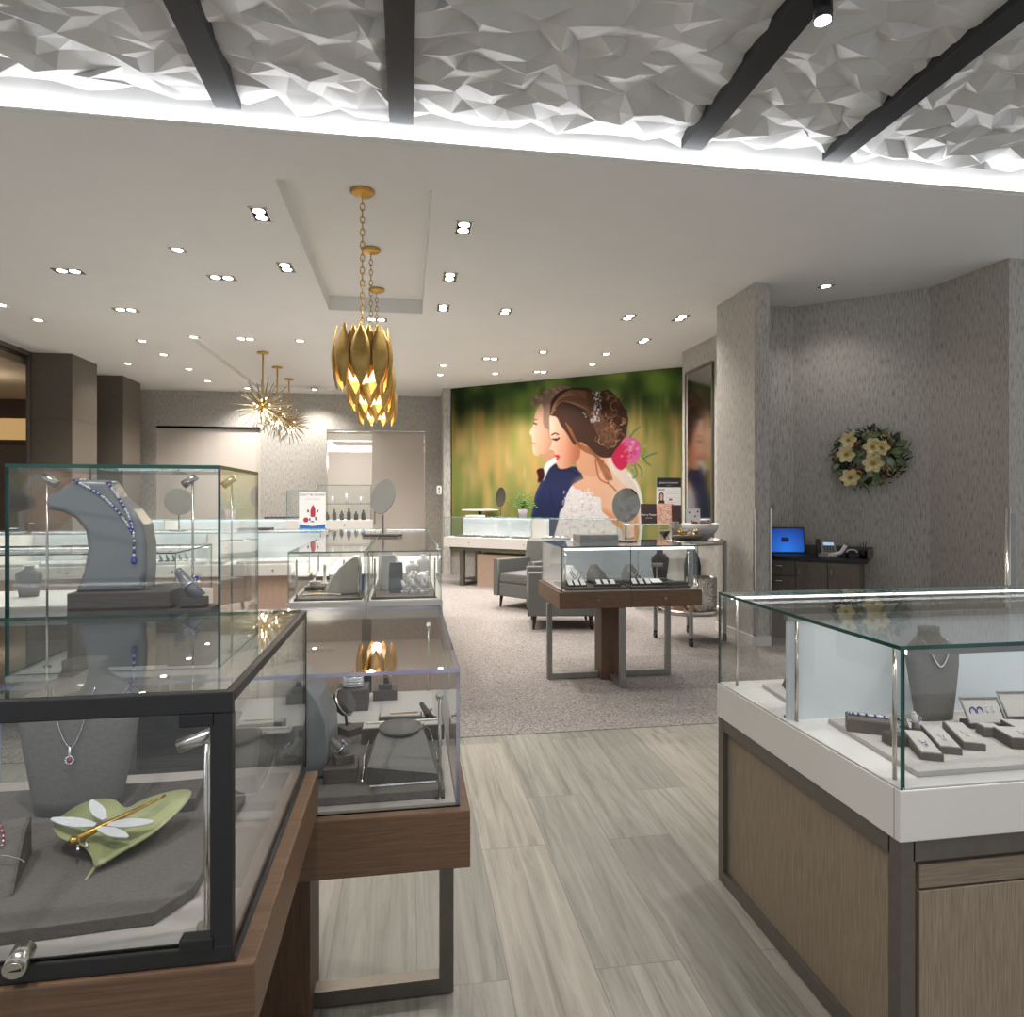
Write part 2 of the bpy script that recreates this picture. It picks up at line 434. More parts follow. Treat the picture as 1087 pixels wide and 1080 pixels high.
# doorway: taupe door leaf on the right, glass with a room behind on the left
d1 = bpy.data.objects.new('door_1', None); COL.objects.link(d1); d1.location = (0, BY, 0); d1['kind'] = 'structure'
MB().box(-.72, .33, .03, .08, 0, 2.83, bev=.004).build('door_leaf', 'panel_taupe', d1)
MB().pane(-1.60, -.72, .05, .06, 0, 2.83).build('glass_panel', ['glass', 'glass_edge'], d1)
MB().box(-1.62, .36, -.01, .1, 2.83, 2.86).build('door_head', 'nickel', d1)
MB().cyl((-.66, -.02, .95), (-.66, -.02, 1.42), .014).cyl((-.66, -.02, 1.0), (-.66, .03, 1.0), .008).cyl((-.66, -.02, 1.37), (-.66, .03, 1.37), .008).build('door_handle', 'nickel', d1)
struct(MB().box(-3.2, 1.6, 17.0, 17.1, 0, 3.2).box(-3.2, -3.1, 13.95, 17, 0, 3.2).box(1.5, 1.6, 13.95, 17, 0, 3.2).box(-3.2, 1.6, 13.95, 17.1, 3.2, 3.3).box(-3.2, 1.6, 14.4, 17.1, -.05, 0).build('wall_beyond', 'panel_taupe'))
struct(MB().box(-2.4, .9, 15.0, 15.25, 2.75, 2.9).box(-2.4, .7, 15.6, 15.85, 2.55, 2.68).build('trim_6', 'paint_white'))
# dark columns on the left
struct(MB().box(-5.42, -4.85, 10.55, 11.33, 0, 2.62).box(-5.42, -4.85, 10.55, 11.33, 2.63, H).box(-5.415, -4.856, 10.556, 11.324, 2.6, 2.66).build('wall_column', 'dark_wood'))
struct(MB().box(-5.30, -4.85, 12.3, 13.05, 0, 2.62).box(-5.30, -4.85, 12.3, 13.05, 2.63, H).box(-5.295, -4.856, 12.306, 13.044, 2.6, 2.66).build('wall_column', 'dark_wood'))
struct(MB().box(-5.62, -5.42, 10.9, 14.0, 0, H).build('wall_left', 'dark_wood'))
# glass front on the left, warm-lit concourse behind
w1 = bpy.data.objects.new('window_1', None); COL.objects.link(w1); w1.location = (-5.42, 4.2, 0); w1['kind'] = 'structure'
MB().pane(0, .012, 0, 6.34, .05, H-.06).build('glass_panel', ['glass_dark', 'glass_edge'], w1)
MB().box(-.03, .04, 0, 6.34, H-.06, H).box(-.03, .04, 0, 6.34, 0, .05).box(-.02, .03, 6.3, 6.34, 0, H).build('window_frame', 'bronze_metal', w1)
struct(MB().box(-9.4, -5.62, 14.2, 14.4, 0, 2.5).build('wall_concourse', 'dark_wood'))
struct(MB().box(-9.4, -5.62, 14.25, 14.4, 2.5, 3.42).build('wall_concourse', 'walnut_leg'))
struct(MB().box(-9.4, -5.5, 4.2, 14.4, 3.40, 3.5).box(-9.4, -5.5, 4.2, 14.4, H, H+.1).box(-9.5, -9.4, 4.2, 14.4, 0, 3.5).build('ceiling_concourse', 'panel_taupe'))
wc = thing('cove_light', 'warm glowing light band on the wall beyond the left glass front', 'light strip', (-7.5, 14.19, 2.6))
MB().box(-1.9, 1.85, 0, .05, 0, .42).build('diffuser', 'warm_cove', wc)
MB().box(-1.9, 1.85, -.06, .05, -.03, 0).build('channel', 'dark_wood', wc)
# right-hand walls
mdir = Vector((4.433-.827, 10.08-12.772, 0)); mlen = mdir.length; mang = math.atan2(mdir.y, mdir.x)
wall('wall_mural', (.70, 12.87), (4.50, 10.03), th=.12)
struct(MB().box(0, .14, -.02, 1.3, 0, H).build('wall_return', 'wallpaper', None, (.68, 12.72, 0)))
wall('wall_right', (3.96, 8.05), (3.935, 9.0), th=-.14)
struct(MB().box(3.935, 4.6, 8.97, 9.05, 0, H).box(4.5, 4.6, 9.0, 10.2, 0, H).build('wall_return', 'wallpaper'))
struct(MB().box(3.37, 3.535, 6.03, 6.83, 0, H).build('wall_pillar', 'wallpaper'))
struct(MB().box(3.37, 4.1, 6.75, 8.2, 0, H).build('wall_pillar', 'wallpaper')) if False else None
struct(MB().box(3.535, 4.24, 6.73, 6.83, 0, H).box(3.95, 4.09, 6.83, 8.06, 0, H).build('wall_niche', 'wallpaper'))
wall('wall_niche', (4.225, 6.73), (5.189, 5.887))
wall('wall_niche', (5.189, 5.887), (5.247, 5.065))
wall('wall_niche', (5.247, 5.065), (6.2, 5.03))
for i, (p0, p1) in enumerate((((3.36, 6.03), (3.36, 6.83)), ((3.36, 6.02), (3.54, 6.02)), ((4.225, 6.71), (5.17, 5.88)))):
    p0, p1 = Vector((*p0, 0)), Vector((*p1, 0)); d = p1-p0
    struct(MB().box(0, d.length, -.008, .008, .004, .1).build('baseboard_%d' % (i+1), 'white_lacquer', None, p0, math.atan2(d.y, d.x)))
struct(MB().box(3.362, 3.376, 6.018, 6.04, 0, 1.36).box(3.53, 3.543, 6.018, 6.04, 0, 1.36).build('trim_7', 'nickel'))

# ------------------------------------------------------------------ mural: a printed picture panel
def mural():
    T = math.atan(111/700); c, s = math.cos(T), math.sin(T)
    NX, NZ = 400, 300
    z0, z1 = .45, H-.005
    ox, oy = .845, 12.70
    ux, uy = mdir.x/mlen, mdir.y/mlen
    L = mlen-.03
    tt, zz = np.meshgrid(np.linspace(0, L, NX), np.linspace(z0, z1, NZ))
    X = ox+ux*tt; Y = oy+uy*tt
    cx = c*X-s*Y; cd = s*X+c*Y
    U = 543+700*cx/cd; V = 530-700*(zz-1.45)/cd        # picture coordinates of the print design
    rng = np.random.default_rng(5)
    img = np.zeros((NZ, NX, 3)); 
    A = lambda x, y: (460+x/3.397, 370+y/3.397)
    B = lambda x, y: (560+x/7.764, 400+y/7.764)
    C = lambda x, y: (550+x/7.247, 480+y/7.247)
    ys = np.array([388, 412, 436, 455, 480, 510, 540, 600]); 
    cols = np.array([(74, 92, 44), (58, 78, 40), (92, 100, 50), (150, 134, 76), (158, 142, 86), (134, 132, 76), (108, 118, 64), (92, 108, 58)])
    for k in range(3): img[..., k] = np.interp(V, ys, cols[:, k])
    img *= 1.22
    def blob(u, v, ru, rv, col, a):
        g = np.exp(-((U-u)/ru)**2-((V-v)/rv)**2)*a
        img[:] = img*(1-g[..., None])+np.array(col)*g[..., None]
    for _ in range(70):
        blob(rng.uniform(470, 735), rng.uniform(388, 432), rng.uniform(4, 14), rng.uniform(5, 14), [(34, 50, 24), (128, 158, 70), (70, 98, 44), (160, 178, 88), (46, 66, 38)][rng.integers(5)], .8)
    for _ in range(230):
        blob(rng.uniform(470, 735), rng.uniform(440, 575), rng.uniform(1.5, 6), rng.uniform(7, 26), [(226, 176, 104), (128, 146, 72), (92, 122, 58), (204, 166, 100), (232, 196, 130), (150, 170, 86)][rng.integers(6)], .5)
    blob(487, 430, 7, 22, (24, 36, 20), .85); blob(505, 425, 10, 14, (30, 44, 24), .7); blob(722, 425, 12, 14, (40, 60, 30), .6); blob(700, 405, 20, 12, (128, 158, 62), .6)
    def smooth(pts, n=6):
        pts = np.array(pts, float); N = len(pts); out = []
        for i in range(N):
            p0, p1, p2, p3 = pts[i-1], pts[i], pts[(i+1) % N], pts[(i+2) % N]
            for t in np.linspace(0, 1, n, endpoint=False):
                out.append(.5*((2*p1)+(-p0+p2)*t+(2*p0-5*p1+4*p2-p3)*t*t+(-p0+3*p1-3*p2+p3)*t**3))
        return np.array(out)
    def fill(f, pts, col, a=1, soft=.6, sm=True):
        q = [f(*p) for p in pts]; q = smooth(q) if sm else np.array(q)
        m = (U > q[:, 0].min()-3) & (U < q[:, 0].max()+3) & (V > q[:, 1].min()-3) & (V < q[:, 1].max()+3)
        u, v = U[m], V[m]
        ins = np.zeros(u.shape, bool); dist = np.full(u.shape, 1e9)
        for i in range(len(q)):
            x0, y0 = q[i-1]; x1, y1 = q[i]
            cond = ((y0 > v) != (y1 > v)); 
            if y1 != y0: ins ^= cond & (u < (x1-x0)*(v-y0)/(y1-y0)+x0)
            dx, dy = x1-x0, y1-y0; l2 = dx*dx+dy*dy+1e-9
            t = np.clip(((u-x0)*dx+(v-y0)*dy)/l2, 0, 1)
            dist = np.minimum(dist, np.hypot(u-x0-t*dx, v-y0-t*dy))
        g = np.clip(np.where(ins, dist, -dist)/soft*.5+.5, 0, 1)*a
        cc = np.array(col(u, v)).T if callable(col) else np.array(col)
        img[m] = img[m]*(1-g[:, None])+cc*g[:, None]
    def stroke(f, pts, w, col, a=1):
        q = [np.array(f(*p)) for p in pts]
        # catmull open
        P_ = [q[0]]+q+[q[-1]]; o = []
        for i in range(1, len(P_)-2):
            for t in np.linspace(0, 1, 8, endpoint=(i == len(P_)-3)):
                p0, p1, p2, p3 = P_[i-1:i+3]
                o.append(.5*((2*p1)+(-p0+p2)*t+(2*p0-5*p1+4*p2-p3)*t*t+(-p0+3*p1-3*p2+p3)*t**3))
        o = np.array(o)
        m = (U > o[:, 0].min()-w*2) & (U < o[:, 0].max()+w*2) & (V > o[:, 1].min()-w*2) & (V < o[:, 1].max()+w*2)
        u, v = U[m], V[m]; dist = np.full(u.shape, 1e9)
        for i in range(1, len(o)):
            x0, y0 = o[i-1]; dx, dy = o[i]-o[i-1]; l2 = dx*dx+dy*dy+1e-9
            t = np.clip(((u-x0)*dx+(v-y0)*dy)/l2, 0, 1)
            dist = np.minimum(dist, np.hypot(u-x0-t*dx, v-y0-t*dy))
        g = np.clip((w-dist)/.5*.5+.5, 0, 1)*a
        img[m] = img[m]*(1-g[:, None])+np.array(col)*g[:, None]
    # groom
    fill(B, [(95,235),(130,205),(190,230),(195,420),(195,520),(185,590),(150,640),(80,652),(42,625),(36,540),(30,492),(14,460),(40,405),(50,370),(62,300)],
         lambda u, v: (np.interp(u, [562, 570, 585], [246, 232, 196]), np.interp(u, [562, 570, 585], [214, 186, 146]), np.interp(u, [562, 570, 585], [190, 156, 120])))
    fill(B, [(85,640),(150,630),(195,560),(225,660),(190,700),(150,740),(140,690)], (206, 150, 118))
    fill(B, [(165,430),(190,430),(195,520),(175,500)], (196, 120, 92), .8)
    stroke(B, [(48,382),(70,392)], .9, (120, 84, 66)); stroke(B, [(46,355),(72,352)], .8, (150, 110, 84), .8); stroke(B, [(38,548),(62,556)], .8, (196, 110, 100), .8)
    fill(B, [(18,215),(60,150),(110,150),(150,105),(230,75),(300,75),(360,100),(300,170),(205,215),(195,300),(190,420),(150,430),(125,380),(125,260),(100,215),(60,240)], (150, 122, 104))
    for k in range(40):
        x = rng.uniform(30, 330); y = np.interp(x, [30, 150, 330], [215, 135, 95])+rng.uniform(-15, 40)
        stroke(B, [(x, y), (x-rng.uniform(5, 30), y-rng.uniform(5, 30))], .35, [(206, 186, 166), (110, 86, 72), (180, 156, 136)][rng.integers(3)], .8)
    # suit, collar, bow tie
    fill(C, [(205,130),(250,80),(300,100),(330,130),(440,115),(500,215),(430,270),(350,420),(320,500),(330,800),(80,800),(95,520),(110,450),(130,330),(170,230)],
         lambda u, v: (np.interp(v, [495, 520, 560], [40, 48, 40]), np.interp(v, [495, 520, 560], [44, 54, 48]), np.interp(v, [495, 520, 560], [72, 94, 78])))
    stroke(C, [(230,120),(190,220),(140,330),(110,480)], 1.6, (56, 76, 122), .5); stroke(C, [(300,140),(420,150),(480,210)], 1.2, (24, 34, 74), .7)
    stroke(C, [(240,290),(260,400),(300,470)], .8, (26, 38, 80), .6)
    fill(C, [(185,200),(205,95),(285,40),(300,70),(235,130),(195,215)], (222, 228, 226))
    fill(C, [(140,140),(190,128),(198,190),(178,225),(148,232),(150,190)], (70, 24, 30))
    # bride: back and neck
    fill(C, [(440,40),(560,-20),(640,-60),(760,60),(850,160),(920,300),(945,420),(935,560),(910,660),(905,860),(560,860),(480,420),(405,275),(470,220),(500,200),(470,120)],
         lambda u, v: (np.interp(u, [600, 635, 660, 682], [226, 232, 240, 216]), np.interp(u, [600, 635, 660, 682], [166, 178, 200, 150]), np.interp(u, [600, 635, 660, 682], [132, 146, 172, 110])))
    fill(C, [(640,450),(720,470),(800,560),(880,590),(920,500),(910,660),(900,860),(800,860),(760,640)], (214, 140, 88), .75, 3)
    fill(C, [(460,200),(560,190),(700,300),(640,420),(560,330),(420,275)], (232, 182, 150), .5, 4)
    # sheer lace back and white strap
    fill(C, [(690,40),(800,110),(880,180),(940,320),(955,560),(925,580),(905,420),(850,300),(760,200),(700,120)], (236, 226, 214), .75, 1.5)
    stroke(C, [(850,170),(915,270),(948,420),(945,560),(930,700)], 1.6, (246, 244, 240), .95)
    fill(C, [(408,262),(440,285),(470,290),(500,310),(545,305),(560,345),(625,350),(635,400),(645,460),(690,500),(735,560),(790,600),(812,700),(820,860),(290,860),(310,500),(345,420),(370,330)], (232, 226, 224))
    for k in range(420):
        x, y = rng.uniform(330, 780), rng.uniform(290, 780)
        if y < 290+(x-400)*.9 and x > 600: continue
        u, v = C(x, y); blob(u, v, rng.uniform(.5, 1.3), rng.uniform(.5, 1.3), [(250, 250, 252), (186, 160, 154), (206, 176, 164), (255, 255, 255)][rng.integers(4)], .75)
    # bride face
    fill(B, [(370,470),(480,540),(580,640),(620,720),(560,820),(420,780),(390,640)], (216, 160, 126))
    fill(B, [(182,320),(240,335),(330,430),(420,520),(430,640),(400,700),(345,745),(290,760),(250,750),(236,700),(240,672),(218,655),(222,632),(205,612),(176,608),(180,590),(192,570),(198,525),(182,490),(178,430)],
         lambda u, v: (np.interp(u, [583, 596, 612], [240, 226, 178]), np.interp(u, [583, 596, 612], [200, 164, 108]), np.interp(u, [583, 596, 612], [176, 134, 78])))
    blob(*B(290, 600), 3.2, 3.2, (230, 150, 126), .5)
    stroke(B, [(196,480),(225,466),(250,478)], .7, (74, 46, 40)); stroke(B, [(205,515),(235,522),(256,505)], .8, (46, 30, 30)); blob(*B(232, 514), 1.6, 1.0, (40, 26, 28), .9)
    stroke(B, [(182,606),(205,614)], .5, (180, 100, 84), .8)
    fill(B, [(216,652),(240,644),(262,655),(245,684),(230,682),(238,668)], (206, 36, 66))
    # bride hair
    hair = [(186,318),(182,270),(190,210),(225,160),(270,120),(340,95),(420,88),(500,95),(545,130),(600,120),(665,110),(740,180),(800,270),(825,350),(815,430),(800,520),(760,590),(715,655),(620,668),(560,640),(480,565),(430,540),(380,560),(320,470),(270,400),(235,335)]
    fill(B, hair, (70, 46, 36))
    hp = smooth([B(*p) for p in hair])
    for k in range(36):
        t = k/36
        stroke(B, [(192+t*40, 310-t*50), (230+t*60, 200-t*20+k), (330+t*60, 120+t*130), (470+t*30, 120+t*190)], .45, [(150, 108, 78), (104, 70, 52), (186, 142, 104), (54, 34, 28)][rng.integers(4)], .75)
    for k in range(70):
        x, y = rng.uniform(560, 790), rng.uniform(150, 560)
        if math.hypot((x-660)/150, (y-370)/270) > 1: continue
        r = rng.uniform(18, 50); a0 = rng.uniform(0, 6); c3 = [(190, 138, 92), (122, 80, 54), (220, 172, 120), (52, 32, 26), (150, 104, 70)][rng.integers(5)]
        stroke(B, [(x+r*math.cos(a0+q*.6), y+r*math.sin(a0+q*.6)) for q in range(5)], .45, c3, .85)
    for k in range(10):
        stroke(B, [(310+k*5, 380+k*6), (390+k*5, 520+k*8), (520+k*6, 610+k*6), (600+k*7, 760), (640+k*6, 850)], .45, [(140, 86, 52), (190, 130, 84), (96, 58, 38)][k % 3], .85)
    stroke(C, [(590,60),(620,200),(700,250),(750,300)], .6, (150, 82, 46)); stroke(C, [(650,60),(680,180),(690,240)], .6, (176, 106, 62))
    for k in range(26):
        a_ = k/26
        stroke(B, [(330+a_*180, 105+a_*20), (430+a_*150, 200+a_*60), (520+a_*150, 360+a_*40), (600+a_*120, 520-a_*60), (660+a_*90, 600-a_*120)], .4, [(140, 98, 70), (104, 70, 50), (176, 130, 92), (48, 30, 26)][k % 4], .6)
    # hair ornament
    for k in range(70):
        t = rng.uniform(0, 1); u, v = B(545+math.sin(t*3)*25+rng.normal(0, 16)-(t-.5)*20, 130+t*250)
        blob(u, v, .7, .7, (240, 246, 252), .9)
    for k in range(14):
        u, v = B(rng.uniform(455, 590), rng.uniform(280, 370)); blob(u, v, .8, .8, (236, 240, 246), .9)
    # bouquet
    fill(B, [(745,600),(790,510),(850,490),(910,540),(935,610),(905,690),(840,720),(760,700)], (226, 110, 160))
    fill(B, [(690,660),(760,560),(815,560),(825,700),(775,770),(720,740)], (206, 44, 84))
    for k in range(46):
        x, y = 845+rng.normal(0, 45), 605+rng.normal(0, 55); u, v = B(x, y)
        blob(u, v, 1.6, 1.1, [(246, 176, 206), (200, 60, 110), (255, 210, 226), (226, 60, 110)][rng.integers(4)], .6)
    for p in ([(830,490),(870,440),(915,405)], [(935,670),(990,640),(1050,620)], [(900,720),(930,760),(930,820)], [(870,720),(890,790),(860,830)], [(930,640),(960,690),(1000,720)]):
        stroke(B, p, .8, (150, 176, 130), .9); stroke(B, [(a+8, b+10) for a, b in p], .6, (86, 120, 60), .9)
    img8 = np.clip(img, 0, 255)/255
    lin_ = np.where(img8 <= .04045, img8/12.92, ((img8+.055)/1.055)**2.4)
    # one slab: a fine front grid plus a flat back
    verts = np.stack([X, Y, zz], -1).reshape(-1, 3)
    idx = np.arange(NX*NZ).reshape(NZ, NX)
    faces = np.stack([idx[:-1, :-1], idx[:-1, 1:], idx[1:, 1:], idx[1:, :-1]], -1).reshape(-1, 4)
    me = bpy.data.meshes.new('mural_print')
    me.from_pydata(verts.tolist(), [], faces.tolist())
    ca = me.color_attributes.new('print', 'FLOAT_COLOR', 'POINT')
    lin_ = lin_*.5
    rgba = np.concatenate([lin_.reshape(-1, 3), np.ones((NX*NZ, 1))], 1).astype(np.float32)
    ca.data.foreach_set('color', rgba.ravel())
    m, nt, b = new_mat('mural_ink_glow')
    at = nt.nodes.new('ShaderNodeAttribute'); at.attribute_name = 'print'
    nt.links.new(at.outputs['Color'], b.inputs['Base Color']); nt.links.new(at.outputs['Color'], b.inputs['Emission Color'])
    b.inputs['Emission Strength'].default_value = .08; b.inputs['Roughness'].default_value = .6; b.inputs['Specular IOR Level'].default_value = .1  # faint glow added to the print's own colours to keep it evenly bright
    me.materials.append(m)
    root = thing('picture_panel', 'huge wall picture of a bride leaning on a groom in a meadow', 'wall picture', (ox, oy, z0))
    o = bpy.data.objects.new('picture', me); COL.objects.link(o); o.parent = root; o.location = (-ox, -oy, -z0)
    fr = MB().box(-.02, L+.02, .004, .05, 0, z1-z0).build('backing', 'print_dark', root, (0, 0, 0), mang)
    return root
mural()
# ------------------------------------------------------------------ showcases
def glass_box(root, x0, x1, y0, y1, z0, z1, t=.008, top_t=.01, edge='glass_edge', over=.0, back=True):
    mats = ['glass', edge]
    MB().pane(x0-over, x1+over, y0-over, y1+over, z1-top_t, z1).build('glass_top', mats, root)
    MB().pane(x0, x1, y0, y0+t, z0, z1-top_t).build('glass_panel', mats, root)
    if back: MB().pane(x0, x1, y1-t, y1, z0, z1-top_t).build('glass_panel', mats, root)
    MB().pane(x0, x0+t, y0+t, y1-t, z0, z1-top_t).build('glass_panel', mats, root)
    MB().pane(x1-t, x1, y0+t, y1-t, z0, z1-top_t).build('glass_panel', mats, root)
def rod(root, x, y, z0, z1, aim=(0, .03, -.015), mat='nickel', r=.004, head=True):
    o = MB().cyl((x, y, z0), (x, y, z1), r, n=8).cyl((x, y, z0), (x, y, z0+.004), r*3.2, n=12).build('light_rod', mat, root)
    if head:
        a = Vector(aim)
        MB().cyl(Vector((x, y, z1))-a*.4, Vector((x, y, z1))+a, .008, .0095, n=10).build('lamp_head', mat, o)
def lock(root, x, y, z, r=.011):
    MB().cyl((x, y, z), (x, y-.008, z), r, n=14).cyl((x, y-.008, z), (x, y-.012, z), r*.5, n=10).build('lock', 'nickel', root)
def pedestal_stand(root, cx, cy, hx, hy, zr, wood='oak_deep', metal='grey_metal', pw=.19):
    MB().box(cx-pw/2, cx+pw/2, cy-pw/2, cy+pw/2, .005, zr, bev=.003).build('pedestal', wood, root)
    t = .02
    for dx, dy in ((-1, 0), (1, 0), (0, -1), (0, 1)):
        ex, ey = cx+dx*hx, cy+dy*hy
        m = MB()
        if dx: m.box(ex-t, ex+t, ey-t*1.1, ey+t*1.1, .008, zr-.004); m.box(min(cx+dx*pw/2, ex-dx*t), max(cx+dx*pw/2, ex-dx*t), ey-t*1.1, ey+t*1.1, .008, .05)
        else: m.box(ex-t*1.1, ex+t*1.1, ey-t, ey+t, .008, zr-.004); m.box(ex-t*1.1, ex+t*1.1, min(cy+dy*pw/2, ey-dy*t), max(cy+dy*pw/2, ey-dy*t), .008, .05)
        leg = m.build('leg', metal, root)
        MB().cyl((ex, ey, 0), (ex, ey, .008), .012, n=10).build('foot', 'black_plastic', leg)

# --- showcase with clear cover in front of us, pedestal base
def case_oak(name, label, x0, x1, y0, y1, zt, zd, zr, edge, seam=False, lip=.022):
    r = thing(name, label, 'display case', ((x0+x1)/2, (y0+y1)/2, 0))
    a, b = (x1-x0)/2, (y1-y0)/2
    rail = MB()
    if seam:
        rail.box(-a-lip, -.0012, -b-lip, b+lip, zr, zd, bev=.003).box(.0012, a+lip, -b-lip, b+lip, zr, zd, bev=.003)
    else: rail.box(-a-lip, a+lip, -b-lip, b+lip, zr, zd, bev=.003)
    rail.build('rail', 'oak', r)
    MB().box(-a+.009, a-.009, -b+.009, b-.009, zd-.002, zd+.006).build('deck', 'deck_linen', r)
    glass_box(r, -a, a, -b, b, zd, zt, edge=edge, top_t=.008)
    return r, a, b
s2, a, b = case_oak('display_case', 'glass display case on an oak pedestal with clear plastic-edged cover, behind the black-framed case', -.83, .117, 1.49, 2.40, 1.067, .755, .627, 'acrylic_edge')
pedestal_stand(s2, -.0, .01, .47, .40, .627, metal='bronze_metal')
for x, y, z in ((.43, -.42, 1.0), (.43, .42, 1.0), (-.1, .42, 1.0), (-.43, .42, 1.0)): rod(s2, x, y, .76, z)
ct, a, b = case_oak('display_case', 'oak pedestal display case in the middle of the carpet with a round mirror on top', 1.15, 2.244, 4.86, 5.62, 1.09, .745, .62, 'glass_edge', seam=True)
pedestal_stand(ct, -.07, -.05, .50, .33, .62)
for x in (-.27, .27): lock(ct, x, -b-.022, .685)
MB().pane(-.004, .004, -b+.01, b-.01, .752, 1.079).build('glass_divider', ['glass', 'glass_edge'], ct)
MB().box(-a+.012, a-.012, b-.02, b-.011, .755, 1.07).build('frosted_back', 'frosted', ct)
MB().box(-.52, .52, -b+.012, -b+.02, 1.062, 1.074).build('led_strip', 'led', ct)
for x, y in ((-.50, -.30), (.50, -.30), (.30, .30)): rod(ct, x, y, .751, 1.02)

# --- black-framed case nearest us
nl = thing('display_case', 'black-framed glass case with hinged front door on an oak rail, nearest at the left', 'display case', (-.70, 1.165, 0))
def near_case():
    x0, x1, y0, y1 = -.50, .485, -.301, .312
    zt, zd, zr = 1.21, .874, .787
    MB().box(x0-.028, x1+.028, y0-.006, y1-.03, zr, zd, bev=.003).box(x0-.028, x0+.01, y1-.03, y1-.001, zr, zd).build('rail', 'oak', nl)
    MB().box(x1-.002, x1+.004, y0+.0, y1-.03, zd, zd+.002).build('gap_strip', 'black_plastic', nl)
    MB().box(x0+.009, x1-.009, y0+.014, y1-.009, zd-.002, zd+.006).build('deck', 'deck_linen', nl)
    mats = ['glass', 'black_frame']
    f = .026
    fr = MB()
    fr.box(x0, x1, y0, y0+.014, zt-f, zt, bev=.002).box(x0, x1, y0, y0+.014, zd, zd+.022, bev=.002)
    fr.box(x0, x0+f, y0, y0+.014, zd+.022, zt-f).box(x1-f, x1, y0, y0+.014, zd+.022, zt-f)
    fr.build('door_frame', 'black_frame', nl)
    MB().box(x1-.010, x1, y0+.014, y1, zt-.014, zt-.001).box(x1-.006, x1, y1-.006, y1, zd, zt-.012).build('side_frame', 'black_frame', nl)
    MB().box(x0, x0+.010, y0+.014, y1, zt-.014, zt-.001).build('side_frame', 'black_frame', nl)
    dr = MB().pane(x0+f, x1-f, y0+.004, y0+.010, zd+.022, zt-f).build('door', mats, nl)
    for z in (zt-.041, zd+.018):
        MB().box(x1-f-.036, x1-f+.004, y0-.003, y0+.016, z, z+.016, bev=.002).build('hinge', 'black_plastic', dr)
    lk = MB().cyl((.245, y0+.012, .908), (.249, y0-.018, .904), .0125, n=18).cyl((.249, y0-.018, .904), (.2494, y0-.021, .9036), .0095, n=16)  .box(.2409, .2579, y0-.0215, y0-.0205, .903, .9045, mi=1)
    lk.build('lock', ['nickel', 'black_plastic'], dr)
    MB().pane(x0+.01, x1-.01, y0+.014, y1, zt-.007, zt).build('glass_top', ['glass', 'glass_edge'], nl)
    MB().pane(x1-.007, x1-.001, y0+.014, y1-.004, zd, zt-.008).build('glass_panel', ['glass', 'black_frame'], nl)
    MB().pane(x0+.001, x0+.007, y0+.014, y1-.004, zd, zt-.008).build('glass_panel', ['glass', 'black_frame'], nl)
    MB().pane(x0+.007, x1-.007, y1-.010, y1-.004, zd, zt-.008).build('glass_panel', ['glass', 'glass_edge_clear'], nl)
    rod(nl, .437, -.235, .881, 1.135, aim=(-.035, .0, -.012), r=.0042)
    rod(nl, -.40, -.235, .881, 1.135, aim=(.035, .0, -.012), r=.0035)
    MB().box(-.46, .45, y0+.016, y0+.022, zt-.022, zt-.014).build('led_strip', 'led_soft', nl)
    pedestal_stand(nl, 0, 0, .42, .25, zr, metal='bronze_metal', pw=.2)
near_case()

# --- tall glass box standing on the clear-covered case
tv = thing('glass_box', 'tall green-edged glass box standing on the clear-covered case, holding a curved necklace form', 'glass box', (-.6175, 1.7125, 1.067))
glass_box(tv, -.2125, .2125, -.1875, .1875, .014, .457, t=.006, top_t=.008)
MB().box(-.2125, .2125, -.1875, .1875, 0, .012).build('base', 'deck_white', tv)
for x, y, dx in ((.13, -.10, -1), (.195, -.02, -1), (-.165, -.12, 1)): rod(tv, x, y, .012, .43, aim=(.02*dx, -.0, -.015), r=.0025)

